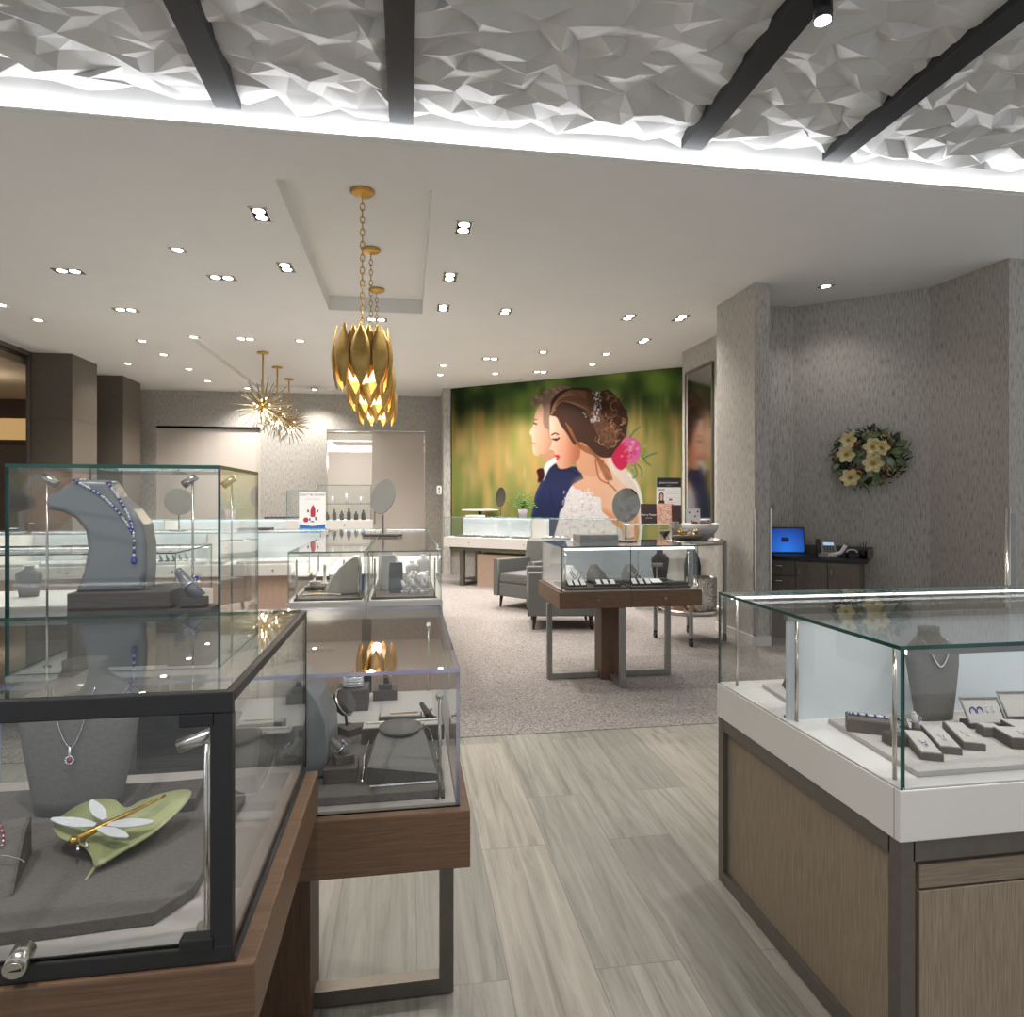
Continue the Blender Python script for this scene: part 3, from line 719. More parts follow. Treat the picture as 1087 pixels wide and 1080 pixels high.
# --- white case at the right
rc = thing('display_case', 'white-topped display case with wood-panelled base and lit glass at the right', 'display case', (1.17, 1.42, 0))
def right_case():
    W, D = 1.9, .95
    zt, zd, zr = 1.095, .747, .622
    top = MB().box(0, W, 0, D, zr, zd, bev=.003).box(-.0008, .0002, .018, .021, zr, zd, mi=1).build('rail', ['white_lacquer', 'print_grey'], rc)
    lock(rc, .46, 0, .688)
    MB().box(.40, .62, -.012, .004, .628, .634).build('drawer_pull', 'nickel', rc)
    MB().box(.006, W-.01, .006, D-.006, zd-.001, zd+.004).build('deck', 'deck_white', rc)
    m = ['glass', 'glass_edge']
    MB().pane(.004, W, .004, D-.004, zt-.01, zt).build('glass_top', m, rc)
    MB().pane(.016, W, .004, .012, zd, zt-.01).build('glass_panel', m, rc)
    MB().pane(.004, .012, .004, D-.01, zd, zt-.01).build('glass_panel', m, rc)
    MB().pane(.004, W, D-.012, D-.004, zd, zt-.01).build('glass_panel', m, rc)
    # lit divider running lengthwise, with its post and top bar
    MB().box(.018, W, .50, .515, zd+.004, zt-.03).build('frosted_panel', 'frosted', rc)
    MB().box(.012, W, .496, .519, zt-.03, zt-.014).build('top_bar', 'grey_metal', rc)
    MB().cyl((.038, .487, zd+.004), (.038, .487, zt-.03), .006, n=10).build('post', 'nickel', rc)
    MB().cyl((.030, .055, zd+.004), (.030, .055, zt-.012), .0055, n=10).build('post', 'nickel', rc)
    MB().cyl((.05, .89, zd+.004), (.05, .89, zt-.02), .005, n=10).build('post', 'nickel', rc)
    MB().box(.03, W, .888, .896, zt-.020, zt-.012).build('led_strip', 'led', rc)
    MB().box(.03, W, .013, .023, zt-.024, zt-.012).box(.03, W, .012, .014, zt-.026, zt-.010, mi=1).build('led_strip', ['led', 'grey_metal'], rc)
    MB().box(.02, W, .519, .530, zd+.004, zd+.012).build('rear_ledge', 'grey_metal', rc)
    # base: metal frame, wood panels, drawer
    fr = MB(); t = .04
    for x, y in ((0.004, 0.004), (0.004, D-t-.004), (W-t, 0.004), (W-t, D-t-.004)): fr.box(x, x+t, y, y+t, 0, zr)
    for x in (.004, W-t): fr.box(x, x+t, t, D-t, 0, .045).box(x, x+t, t, D-t, zr-.045, zr)
    for y in (.004, D-t-.004): fr.box(t, W-t, y, y+t, zr-.05, zr).box(t, W-t, y, y+t, 0, .04)
    fr.build('frame', 'bronze_metal', rc)
    MB().box(.022, .034, t, D-t, .045, zr-.045).build('side_panel', 'panel_wood', rc)
    MB().box(t+.004, W-t, .022, .04, .04, zr-.05).build('front_panel', 'panel_wood', rc)
    MB().box(t+.02, .98, .008, .03, zr-.12, zr-.062, bev=.002).build('drawer', 'panel_wood_across', rc)
    MB().box(1.0, W-t-.01, .008, .03, zr-.12, zr-.062, bev=.002).build('drawer', 'panel_wood_across', rc)
    for x0, x1 in ((t+.02, .98), (1.0, W-t-.01)):
        MB().box(x0, x1, .008, .028, .05, zr-.126, bev=.002).build('door', 'panel_wood', rc)
    MB().box(t, W-t, D-t, D-.02, .04, zr-.05).build('back_panel', 'panel_wood', rc)
right_case()

# --- white row of two long cases behind the clear-covered one
def white_case(name, label, x0, x1, y0, y1, zt=1.09, zd=.74, zr=.62, base='cabinet', back=None, leds=True, locks=1, divs=(), rz=0, origin=None, edge='glass_edge_clear', basemat='beige_cabinet', frosted_front=False):
    loc = ((x0+x1)/2, (y0+y1)/2, 0) if origin is None else origin
    r = thing(name, label, 'display case', loc, rz)
    a, b = (x1-x0)/2, (y1-y0)/2
    MB().box(-a, a, -b, b, zr, zd, bev=.003).build('rail', 'white_lacquer', r)
    MB().box(-a+.012, a-.012, -b+.012, b-.012, zd-.001, zd+.004).build('deck', 'deck_white', r)
    glass_box(r, -a+.006, a-.006, -b+.006, b-.006, zd, zt, edge=edge)
    if back: MB().box(-a+.02, a-.02 if back is True else -a+2*a*back, b-.032, b-.018, zd+.004, zt-.02).build('frosted_panel', 'frosted', r)
    if leds:
        MB().box(-a+.03, a-.03, b-.05, b-.038, zt-.026, zt-.014).build('led_strip', 'led', r)
    for d in divs: MB().box(d-.008, d+.008, -b+.02, b-.04, zd+.004, zt-.011).build('divider', 'white_lacquer', r)
    for k in range(locks): lock(r, -a+(2*k+1)*a/locks, -b, (zd+zr)/2, .01)
    if base == 'cabinet':
        MB().box(-a+.03, a-.03, -b+.05, b-.03, .004, zr).build('cabinet', basemat, r)
    elif base == 'legs':
        for sx in (-1, 1):
            m = MB()
            for sy in (-1, 1): m.box(sx*(a-.35)-.04, sx*(a-.35)+.04, sy*(b-.06)-.03, sy*(b-.06)+.03, .004, zr)
            m.box(sx*(a-.35)-.04, sx*(a-.35)+.04, -b+.06, b-.06, .004, .05)
            m.build('leg', 'bronze_metal', r)
        MB().box(-a+.1, a-.1, -b+.04, b-.04, zr-.05, zr-.001).build('underframe', 'bronze_metal', r)
        MB().box(-.95, .15, -b+.12, b-.08, .004, .54).build('cabinet', basemat, r)
    return r
tl = white_case('display_case', 'long white glass case holding a cream necklace form, left of a set pair', -.81, -.286, 4.66, 8.3, locks=0)
trc = white_case('display_case', 'long white glass case with grey boards and white rings, right of a set pair', -.278, .244, 4.66, 8.3, locks=0)
for r_ in (tl, trc):
    for x in (-.21, .21):
        for y in (-1.74, -.6): rod(r_, x, y, .744, 1.03, head=False, r=.006)
# lit rows down the left side
ra = white_case('display_case', 'long white glass case with back-lit panels across the middle of the left side', -5.0, -.93, 7.45, 8.3, back=True, locks=4, divs=(-1.25, -.2, .85))
rb = white_case('display_case', 'farthest long white glass case, in front of the taupe wall recess', -4.7, -1.0, 11.0, 11.7, zt=1.13, zd=.79, zr=.67, back=True, locks=4, divs=(-.9, .2, 1.0))
rl = white_case('display_case', 'dark-topped glass case at the left edge, seen through the tall glass box', -4.2, -1.54, 4.75, 5.6, back=False, locks=2, divs=(-.4,), edge='glass_edge', basemat='dark_wood')
tw = white_case('tower_case', 'upright glass tower case on a white plinth with one lock, left of the glass door', -1.24, -.50, 9.45, 9.85, zt=1.65, zd=1.15, zr=1.02, locks=1, leds=False, basemat='white_lacquer')
tw2 = white_case('tower_case', 'smaller upright glass tower case behind the white poster', -1.66, -1.28, 9.5, 9.85, zt=1.575, zd=1.15, zr=1.02, locks=1, leds=False, basemat='white_lacquer')
MB().pane(-.36, .36, -.19, .19, 1.38, 1.386).build('glass_shelf', ['glass', 'glass_edge'], tw)
# counter in front of the wall picture
da = math.radians(-38.5)
bkc = Vector((.60, 11.20, 0)); ux = Vector((math.cos(da), math.sin(da), 0)); uy = Vector((-math.sin(da), math.cos(da), 0))
bk = white_case('display_case', 'long white glass counter on bronze legs in front of the wedding picture', -1.55, 1.55, -.3, .3, zt=1.15, zd=.81, zr=.65, base='legs', back=.55, locks=3, divs=(.12,), rz=da, origin=bkc+ux*1.55+uy*.3)
c4 = white_case('display_case', 'small white glass counter carrying the brochures beside the pillar', 2.92, 3.78, 8.25, 8.75, zt=1.12, zd=.79, zr=.66, locks=1, basemat='white_lacquer')

# ------------------------------------------------------------------ armchairs
def armchair(label, loc, rz):
    # faces -x in its own frame, origin at floor centre
    r = thing('armchair', label, 'armchair', loc, rz, 'grey armchairs')
    MB().box(-.37, .34, -.26, .26, .16, .34, bev=.015).build('seat_base', 'upholstery', r)
    MB().box(-.375, .22, -.255, .255, .34, .47, bev=.03).build('seat_cushion', 'upholstery', r)
    MB().prism([(.20, .34), (.40, .16), (.44, .16), (.47, .88), (.36, .90), (.30, .86)], -.37, .37, 'y', bev=.02).build('backrest', 'upholstery', r)
    for sy in (-1, 1):
        MB().prism([(-.38, .16), (.40, .16), (.42, .64), (-.38, .645)], sy*.315-.055, sy*.315+.055, 'y', bev=.018).build('arm', 'upholstery', r)
    for x, y in ((-.30, -.28), (-.30, .28), (.32, -.28), (.32, .28)):
        MB().cyl((x*1.04, y*1.04, .004), (x, y, .165), .013, .026, n=12).build('leg', 'walnut_leg', r)
    return r
armchair('grey armchair farther back, its seat cushion and inner arm in view', (1.66, 8.74, 0), math.radians(38))
armchair('grey armchair right behind the oak pedestal case, its outer arm towards us', (1.735, 7.42, 0), math.radians(-9))

# ------------------------------------------------------------------ pendants
def chain(p0, p1, link, r, wire):
    m = MB(); n = int((p0[2]-p1[2])/(link*.78))
    for i in range(n):
        z = p0[2]-(i+.5)*(p0[2]-p1[2])/n
        pts = []
        for k in range(10):
            t = 2*PI*k/10; a_ = r*math.cos(t); b_ = link/2*math.sin(t)
            pts.append((p0[0]+(a_ if i % 2 else 0), p0[1]+(0 if i % 2 else a_), z+b_))
        m.tube(pts, wire, n=5, closed=True)
    return m
def leaf_mesh():
    m = MB(); b_ = m.b; N = 12; hgt = .46
    front = []
    for i in range(N+1):
        t = i/N; w = .070*max(.03, math.sin(PI*t)**.95)
        z = hgt*(t-.5); bulge = .035*math.sin(PI*t)
        front.append([b_.verts.new((x*w, -bulge-.012*(1-x*x), z)) for x in (-1, -.5, 0, .5, 1)])
    backv = [[b_.verts.new((v.co.x, v.co.y+.003, v.co.z)) for v in row] for row in front]
    for rows, flip, mi in ((front, False, 0), (backv, True, 1)):
        for A_, B_ in zip(rows, rows[1:]):
            for k in range(4):
                q = (A_[k], A_[k+1], B_[k+1], B_[k]); f = b_.faces.new(q[::-1] if flip else q); f.smooth = True; f.material_index = mi
    for k in (0, 4):
        for i in range(N):
            b_.faces.new((front[i][k], front[i+1][k], backv[i+1][k], backv[i][k]))
    bmesh.ops.recalc_face_normals(b_, faces=b_.faces[:])
    return m.build('leaf', ['gold_leaf', 'gold_inner'])
LEAF = leaf_mesh(); LEAF_ME = LEAF.data; bpy.data.objects.remove(LEAF)
for i, (y, lab) in enumerate(((5.01, 'gold leaf pendant lamp nearest us, its canopy highest of the three'), (6.17, 'gold leaf pendant lamp in the middle of the three in a row'), (7.33, 'gold leaf pendant lamp farthest back of the three in a row'))):
    zc = H+.16; zs = 2.72
    r = thing('pendant_lamp', lab, 'lamp', (-.33, y, zc), 0, 'gold leaf pendants under the ceiling recess')
    MB().lathe([(.0, 0), (.085, 0), (.09, -.014), (.07, -.03), (.018, -.036), (.012, -.05), (0, -.05)], 28).build('canopy', 'gold_canopy', r)
    chain((0, 0, -.05), (0, 0, zs-zc-.02), .058, .016, .0044).build('chain', 'gold_canopy', r)
    zz = zs-.23-zc
    MB().lathe([(.0, .205), (.10, .20), (.10, .19), (0, .19)], 24, (0, 0, zz)).cyl((0, 0, zz+.19), (0, 0, zz+.26), .008).build('top_plate', 'gold_inner', r)
    MB().lathe([(.0, .10), (.10, .10), (.10, -.16), (0, -.16)], 20, (0, 0, zz)).build('light_cylinder', 'warm_glow', r)
    for ring, (R_, n, off, dz) in enumerate(((.178, 9, 0, 0), (.150, 9, .5, .03))):
        for k in range(n):
            t = 2*PI*(k+off)/n
            child_of(LEAF_ME, 'leaf', r, (R_*math.sin(t), -R_*math.cos(t), zz+dz), (0, 0, t), (1, 1, 1) if ring == 0 else (.9, 1, .86))
    lamp('POINT', 'pendant_bulb', r, (0, 0, zz-.19), 5, (1, .8, .55), .05)
spk = MB().cyl((0, 0, .06), (0, 0, .36), .016, .004, n=6).build('spike', 'spike_acrylic'); SPK = spk.data; bpy.data.objects.remove(spk)
for i, (y, rr, lab) in enumerate(((10.3, 1.0, 'starburst chandelier nearest us and largest, farthest left'), (11.4, .95, 'starburst chandelier in the middle of the three'), (12.5, .9, 'starburst chandelier farthest back, lowest at the right'))):
    zc = H+.06; zb = 2.83
    r = thing('starburst_chandelier', lab, 'chandelier', (-2.13, y, zc), 0, 'starburst chandeliers at the back')
    MB().lathe([(0, 0), (.085, 0), (.085, -.02), (.02, -.03), (0, -.03)], 20).build('canopy', 'gold_canopy', r)
    MB().cyl((0, 0, -.03), (0, 0, zb-zc), .012, n=8).build('stem', 'gold_canopy', r)
    MB().ball((0, 0, zb-zc), .09, seg=12).build('core', 'gold', r)
    lamp('POINT', 'starburst_lamp', r, (0, 0, zb-zc-.1), 14, (1, .95, .88), .04)
    rnd = random.Random(i+1)
    for k in range(54):
        zf = 1-2*(k+.5)/54; ph = k*2.39996+rnd.uniform(-.2, .2); rad = math.sqrt(1-zf*zf)
        d = Vector((rad*math.cos(ph), rad*math.sin(ph), zf))
        s_ = rr*rnd.uniform(1.0, 1.32)
        child_of(SPK, 'spike', r, (0, 0, zb-zc), d.to_track_quat('Z', 'Y').to_euler(), (1.2, 1.2, s_))
    bl = MB()
    for k in range(14):
        zf = 1-2*(k+.5)/14; ph = k*2.39996; rad = math.sqrt(1-zf*zf)
        bl.ball((.125*rad*math.cos(ph), .125*rad*math.sin(ph), zb-zc+.125*zf), .018, seg=6)
    bl.build('bulbs', 'bulb', r)
# crystal chandelier added behind the doorway glass, standing for a reflection in it
cl = thing('reflected_chandelier', 'small tiered crystal chandelier added behind the door glass, standing for a reflection in it', 'chandelier', (-1.9, 15.3, 2.72))
MB().lathe([(0, .02), (.26, .02), (.26, -.01), (0, -.01)], 24).cyl((0, 0, .02), (0, 0, .48), .01).build('frame', 'nickel', cl)
cm = MB(); rnd = random.Random(2)
for tier, (R_, n) in enumerate(((.27, 24), (.21, 20), (.14, 14), (.07, 8))):
    for k in range(n):
        t = 2*PI*k/n; cm.ball((R_*math.cos(t), R_*math.sin(t), -.04-.07*tier), .026, seg=6)
cm.build('crystals', 'crystal', cl)
MB().ball((0, 0, -.09), .06).build('bulbs', 'bulb', cl)
lamp('POINT', 'beyond_fill_lamp', cl, (.5, -.2, -.45), 45, (1, .95, .9), .15)  # added fill light, set off the chandelier to brighten the room beyond

# ------------------------------------------------------------------ recessed downlights
def downlight(x, y, kind, label, power=26):
    n = {'s': 1, 'x': 2, 'y': 2}[kind]
    power = power*(.8 if x < -4.2 else 3.6 if y > 11 else 2.5 if y > 9 else .45 if x > 4 else 1.45 if y < 5.3 else 1.1)
    r = thing('downlight', label, 'downlight', (x, y, H), 0, 'recessed ceiling downlights')
    hx, hy = (.125, .066) if kind == 'x' else (.066, .125) if kind == 'y' else (.06, .06)
    f = MB().box(-hx, hx, -hy, -hy+.01, -.004, .03).box(-hx, hx, hy-.01, hy, -.004, .03).box(-hx, -hx+.01, -hy, hy, -.004, .03).box(hx-.01, hx, -hy, hy, -.004, .03)
    f.box(-hx+.008, hx-.008, -hy+.008, hy-.008, .0, .006, mi=1)
    f.build('trim_frame', ['nickel', 'grey_metal'], r)
    for k in range(n):
        o = 0 if n == 1 else (-.056 if k == 0 else .056)
        px, py = (o, 0) if kind == 'x' else (0, o)
        MB().cyl((px, py, -.003), (px, py, .004), .043, n=18).build('lens', 'lens', r)
    lamp('SPOT', 'downlight_lamp', r, (0, 0, -.02), power*n*.75, (1, .95, .89), .05, math.radians(128), .75)
DL = [(-1.086,5.166,'y','twin downlight left of the gold pendants, nearest us on that side'),
(-1.103,6.312,'y','twin downlight beside the far left corner of the ceiling recess'),
(.436,5.169,'y','twin downlight right of the ceiling recess, nearest us'),
(.401,6.333,'y','twin downlight right of the ceiling recess, second back'),
(.394,7.374,'y','twin downlight just past the far right corner of the ceiling recess'),
(1.099,7.412,'y','lone twin downlight above the near side of the wedding picture'),
(2.562,7.416,'y','tilted twin downlight, left of the pair near the right pillar'),
(3.177,7.359,'y','tilted twin downlight nearest the right pillar'),
(3.143,8.487,'y','tilted twin downlight just behind the pair near the right pillar'),
(-3.129,6.734,'x','wide twin downlight at the far left, nearest us'),
(-3.129,8.007,'x','wide twin downlight at the far left, next behind the nearest one'),
(-1.764,6.704,'x','wide twin downlight between the left edge and the ceiling recess'),
(-2.128,9.218,'x','wide twin downlight just above the starburst chandeliers'),
(-.364,7.982,'x','wide twin downlight seen between the pendant chains'),
(1.242,9.935,'x','wide twin downlight above the left part of the wedding picture'),
(2.197,10.834,'x','wide twin downlight close above the top of the wedding picture'),
(-1.941,6.015,'s','single downlight left of the ceiling recess, nearest us'),
(-4.401,8.026,'s','single downlight cut by the left edge of view'),
(-4.34,8.634,'s','single downlight above the left glass front'),
(-3.531,9.546,'s','single downlight above the second dark column'),
(-2.776,9.217,'s','single downlight next left of the wide one above the starbursts'),
(-1.428,9.212,'s','single downlight right of the starbursts, left of the pendants'),
(-3.554,10.411,'s','upper single downlight in the short file behind the dark columns'),
(-3.537,11.5,'s','second single downlight in the short file behind the dark columns'),
(-4.339,11.172,'s','single downlight closest to the second dark column'),
(-3.563,12.604,'s','third single downlight in the short file behind the dark columns'),
(-3.039,13.3,'s','single downlight behind the starburst spikes by the back wall'),
(-1.777,13.25,'s','single downlight at the back wall between starbursts and pendants'),
(1.942,9.369,'s','single downlight above the middle of the wedding picture'),
(2.882,9.346,'s','single downlight above the right part of the wedding picture'),
(2.889,10.1,'s','small single downlight nearest the right top of the wedding picture'),
(.563,10.542,'s','upper of two single downlights left of the wedding picture'),
(.558,11.348,'s','lower of two single downlights left of the wedding picture'),
(1.473,11.1,'s','small single downlight close above the left top of the wedding picture'),
(4.133,6.024,'s','single downlight alone in the niche above the wreath')]
for d in DL: downlight(*d)
r = thing('downlight', 'dim warm downlight in the ceiling beyond the left glass front', 'downlight', (-6.6, 11.3, 3.4))
MB().cyl((0, 0, -.004), (0, 0, .002), .07, n=18).build('lens', 'bulb', r)
lamp('POINT', 'concourse_lamp', r, (0, 0, -.5), 14, (1, .85, .66), .2)
# ------------------------------------------------------------------ display pieces and jewellery
def slab(name, label, cat, x0, x1, y0, y1, z0, z1, mat, rz=0, group=None, bev=.002):
    cx, cy = (x0+x1)/2, (y0+y1)/2
    o = MB().box(x0-cx, x1-cx, y0-cy, y1-cy, 0, z1-z0, bev=bev).build(name, mat, None, (cx, cy, z0), rz)
    return tag(o, label, cat, group)
def pad(label, poly, z, t=.016, mat='linen_grey'):
    cx = sum(p[0] for p in poly)/len(poly); cy = sum(p[1] for p in poly)/len(poly)
    o = MB().prism([(x-cx, y-cy) for x, y in poly], 0, t, 'z', bev=.0015).build('display_pad', mat, None, (cx, cy, z))
    return tag(o, label, 'display pad')
BSEC = [(0, .70, .26, 0), (.10, .74, .28, 0), (.35, .86, .31, .02), (.58, .97, .34, .05), (.70, 1.0, .36, .08), (.78, .93, .36, .12), (.84, .66, .33, .17), (.89, .42, .28, .20), (.95, .34, .27, .22), (1.0, .36, .28, .23)]
def bust(label, loc, h, hw, mat='bust_grey', rz=0, name='necklace_bust'):
    m = MB().loft([(z*h, w*hw, d*hw, 0, o*hw) for z, w, d, o in BSEC], 28, 2.6)
    return tag(m.build(name, mat, None, loc, rz), label, 'necklace stand')
def bust_front(x, zf, h, hw):
    for (z0, w0, d0, o0), (z1, w1, d1, o1) in zip(BSEC, BSEC[1:]):
        if z0 <= zf <= z1:
            t = (zf-z0)/(z1-z0); w, d, o = w0+(w1-w0)*t, d0+(d1-d0)*t, o0+(o1-o0)*t
            u = min(1, abs(x/hw)/w); return (o-d*(1-u**2.6)**(1/2.6))*hw
    return 0
def necklace(label, loc, h, hw, drop, half, mat, r=.0018, bead=.0, pend=None, rz=0, n=40, top=.86):
    root = thing('necklace', label, 'necklace', loc, rz)
    pts = []
    for k in range(n+1):
        t = -1+2*k/n; zf = drop+(top-drop)*abs(t)**1.8
        x = half*t*hw
        pts.append((x, bust_front(x, zf, h, hw)-.003, zf*h))
    m = MB().tube(pts, r, n=5)
    if bead:
        for p in pts: m.ball(p, bead, seg=6)
    m.build('chain', mat, root)
    if pend:
        pz = drop*h; y = bust_front(0, drop, h, hw)-.006
        MB().cyl((0, y-.001, pz-.004), (0, y-.001, pz-.012), .002, n=6).lathe([(0, -.003), (.0065, -.003), (.0065, .002), (0, .002)], 14).build('setting', 'diamond', root) if False else None
        s = MB().cyl((0, y, pz), (0, y-.001, pz-.014), .0018, n=6)
        for k in range(10):
            t = 2*PI*k/10; s.ball((.0062*math.cos(t), y-.001, pz-.021+.0062*math.sin(t)), .0019, seg=6)
        s.build('setting', 'diamond', root)
        MB().ball((0, y-.002, pz-.021), .0042, seg=8, sc=(1, .6, 1)).build('gem', pend, root)
    return root
def ring_stand(label, loc, rz=0, s=1.0, tilt=.5, base=(.04, .034, .018), mat='bust_grey', basemat='wood_riser', group=None):
    r = thing('ring_stand', label, 'ring stand', loc, rz, group)
    bx, by, bz = base
    MB().box(-bx/2, bx/2, -by/2, by/2, 0, bz, bev=.001).build('base', basemat, r)
    d = Vector((-math.sin(tilt), 0, math.cos(tilt)))
    p0 = Vector((.006*s, 0, bz)); p1 = p0+d*.052*s
    MB().cyl(p0-d*.002, p1, .0125*s, .0075*s, n=14).ball(p1, .0075*s, seg=10).build('finger', mat, r)
    return r, p0, d
def ring(label, stand, gem='sapphire', metal='silver', at=.026, s=1.0):
    r_, p0, d = stand
    loc = r_.matrix_basis @ (p0+d*at*s)
    root = thing('ring', label, 'ring', loc, r_.rotation_euler.z)
    u = d.cross(Vector((0, 1, 0))).normalized(); v = d.cross(u)
    R_ = .0118*s
    MB().tube([tuple(u*R_*math.cos(2*PI*k/18)+v*R_*math.sin(2*PI*k/18)) for k in range(18)], .0016*s, n=6, closed=True).build('band', metal, root)
    g = Vector((abs(u.x), u.y, u.z if u.x > 0 else -u.z))*(R_+.003*s)
    MB().ball(g, .0048*s, seg=8, sc=(.8, 1.1, 1)).build('gem', gem, root)
    h_ = MB()
    for k in range(8):
        t = 2*PI*k/8; h_.ball(g+Vector((0, 0, 0))+(v*math.cos(t)+d*math.sin(t))*.0062*s, .0015*s, seg=5)
    h_.build('halo', 'diamond', root)
    return root
def tray(label, loc, w, d, h, rz=0, mat='linen_light', side='linen_grey', slope=0, group=None):
    r = thing('jewelry_tray', label, 'jewelry tray', loc, rz, group)
    MB().prism([(-d/2, 0), (d/2, 0), (d/2, h+slope), (-d/2, h)], -w/2, w/2, 'x', bev=.0015).build('tray_body', side, r)
    MB().prism([(-d/2+.004, h+.0005), (d/2-.004, h+slope), (d/2-.004, h+slope+.0025), (-d/2+.004, h+.003)], -w/2+.004, w/2-.004, 'x').build('cushion', mat, r)
    return r
def pendant_on(label, loc, gem, rz=0, L=.03, metal='silver', cat='pendant necklace'):
    root = thing('pendant', label, 'pendant', loc, rz)
    MB().tube([(-.008, L, .001), (-.004, L*.5, .001), (0, 0, .001), (.004, L*.5, .001), (.008, L, .001)], .0008, n=5).build('chain', metal, root)
    MB().ball((0, -.003, .002), .0036, seg=8, sc=(1, 1, .6)).build('gem', gem, root)
    m = MB()
    for k in range(8):
        t = 2*PI*k/8; m.ball((.005*math.cos(t), -.003+.005*math.sin(t), .0015), .0014, seg=5)
    m.build('halo', 'diamond', root)
def bracelet(label, loc, rx, ry, mat, r=.0018, rz=0, alt=None, n=36, arc=2*PI, bump=0):
    root = thing('bracelet', label, 'bracelet', loc, rz)
    pts = [(rx*math.cos(arc*k/n), ry*math.sin(arc*k/n), r+bump*math.sin(arc*k/n)**2) for k in range(n+(0 if arc > 6.2 else 1))]
    MB().tube(pts, r*.6, n=5, closed=arc > 6.2).build('links', mat, root)
    m = MB()
    for i, p in enumerate(pts): m.ball(p, r*1.15, mi=(i % 2 if alt else 0), seg=6)
    m.build('stones', [mat, alt] if alt else mat, root)
def ramp(label, loc, w, d, h, rz=0, mat='linen_grey', base='wood_riser'):
    r = thing('bracelet_ramp', label, 'bracelet stand', loc, rz)
    arc = [(-d/2+d*t, h*math.sin(PI*(t*.5))) for t in [k/12 for k in range(13)]]
    MB().prism([(x, z) for x, z in arc]+[(d/2, 0)], -w/2+.004, w/2-.004, 'x').build('curved_face', mat, r)
    for s in (-1, 1):
        MB().prism([(x-.002, z+.003) for x, z in arc]+[(d/2, 0)], s*(w/2-.002)-.002, s*(w/2-.002)+.002, 'x').build('side_rail', base, r)
    return r

# ---- inside the black-framed case (deck .880)
Z = .8802
pad('dark grey slab pad with a clipped corner in the black-framed case', [(-1.10, .885), (-.335, .945), (-.30, 1.0), (-.30, 1.30), (-.40, 1.38), (-1.10, 1.38)], Z, .018, 'linen_grey')
Z = .8985
bust('grey necklace stand with a ruby pendant in the black-framed case', (-.575, 1.275, Z), .262, .098, 'bust_grey', .02)
necklace('thin silver chain with a round ruby pendant on the grey stand', (-.575, 1.275, Z), .262, .098, .47, .34, 'silver', r=.0009, bead=.0012, pend='ruby', rz=.02)
rp = ramp('curved grey bracelet ramp at the lower left in the black-framed case', (-.60, 1.06, Z), .085, .12, .058, .30)
bracelet('ruby tennis bracelet arched over the curved ramp', (-.605, 1.06, Z+.044), .022, .042, 'silver', .0022, .3, alt='ruby', arc=PI, n=26, bump=.022)
bracelet('fine silver chain bracelet across the curved ramp', (-.60, 1.03, Z+.032), .06, .010, 'silver', .0011, .15, arc=PI, n=26, bump=.014)
def leaf_dish():
    o = MB(); b_ = o.b
    out = [(0, -.075), (.012, -.07), (.03, -.052), (.062, -.022), (.088, .02), (.10, .058), (.088, .072), (.055, .068), (.024, .054), (.006, .040), (-.02, .062), (-.052, .066), (-.078, .048), (-.09, .016), (-.07, -.012), (-.035, -.03), (-.012, -.055)]
    def rnd_(o):
        q = []
        for i in range(len(o)):
            p0, p1, p2, p3 = o[i-1], o[i], o[(i+1) % len(o)], o[(i+2) % len(o)]
            for t in (0, .25, .5, .75): q.append(tuple(.5*(2*p1[k]+(p2[k]-p0[k])*t+(2*p0[k]-5*p1[k]+4*p2[k]-p3[k])*t*t+(3*p1[k]-p0[k]-3*p2[k]+p3[k])*t**3) for k in (0, 1)))
        return q
    out = rnd_(out)
    c0 = b_.verts.new((0, 0, .004)); c1 = b_.verts.new((0, 0, .0))
    def ringv(f, z): return [b_.verts.new((x*f, y*f, z)) for x, y in out]
    R1, R2, R3 = ringv(.55, .005), ringv(1, .018), ringv(.98, .013); R4 = ringv(.55, .0005); n = len(out)
    for k in range(n):
        j = (k+1) % n
        for q in ((c0, R1[k], R1[j]), (R1[k], R2[k], R2[j], R1[j]), (R2[k], R3[k], R3[j], R2[j]), (R3[k], R4[k], R4[j], R3[j]), (c1, R4[j], R4[k])):
            f = b_.faces.new(q); f.smooth = True
    bmesh.ops.recalc_face_normals(b_, faces=b_.faces[:])
    r = thing('leaf_dish', 'green heart-shaped leaf dish under the dragonfly brooch', 'dish', (-.458, 1.13, Z), .12)
    o.build('leaf', 'leaf_dish', r)
    r.rotation_euler = (.30, 0, .05); r.location.z += .018
    MB().tube([(0, -.073, .014), (-.006, -.088, .009), (-.012, -.098, .004)], .0022, n=6).build('stem', 'leaf_dish', r)
leaf_dish()
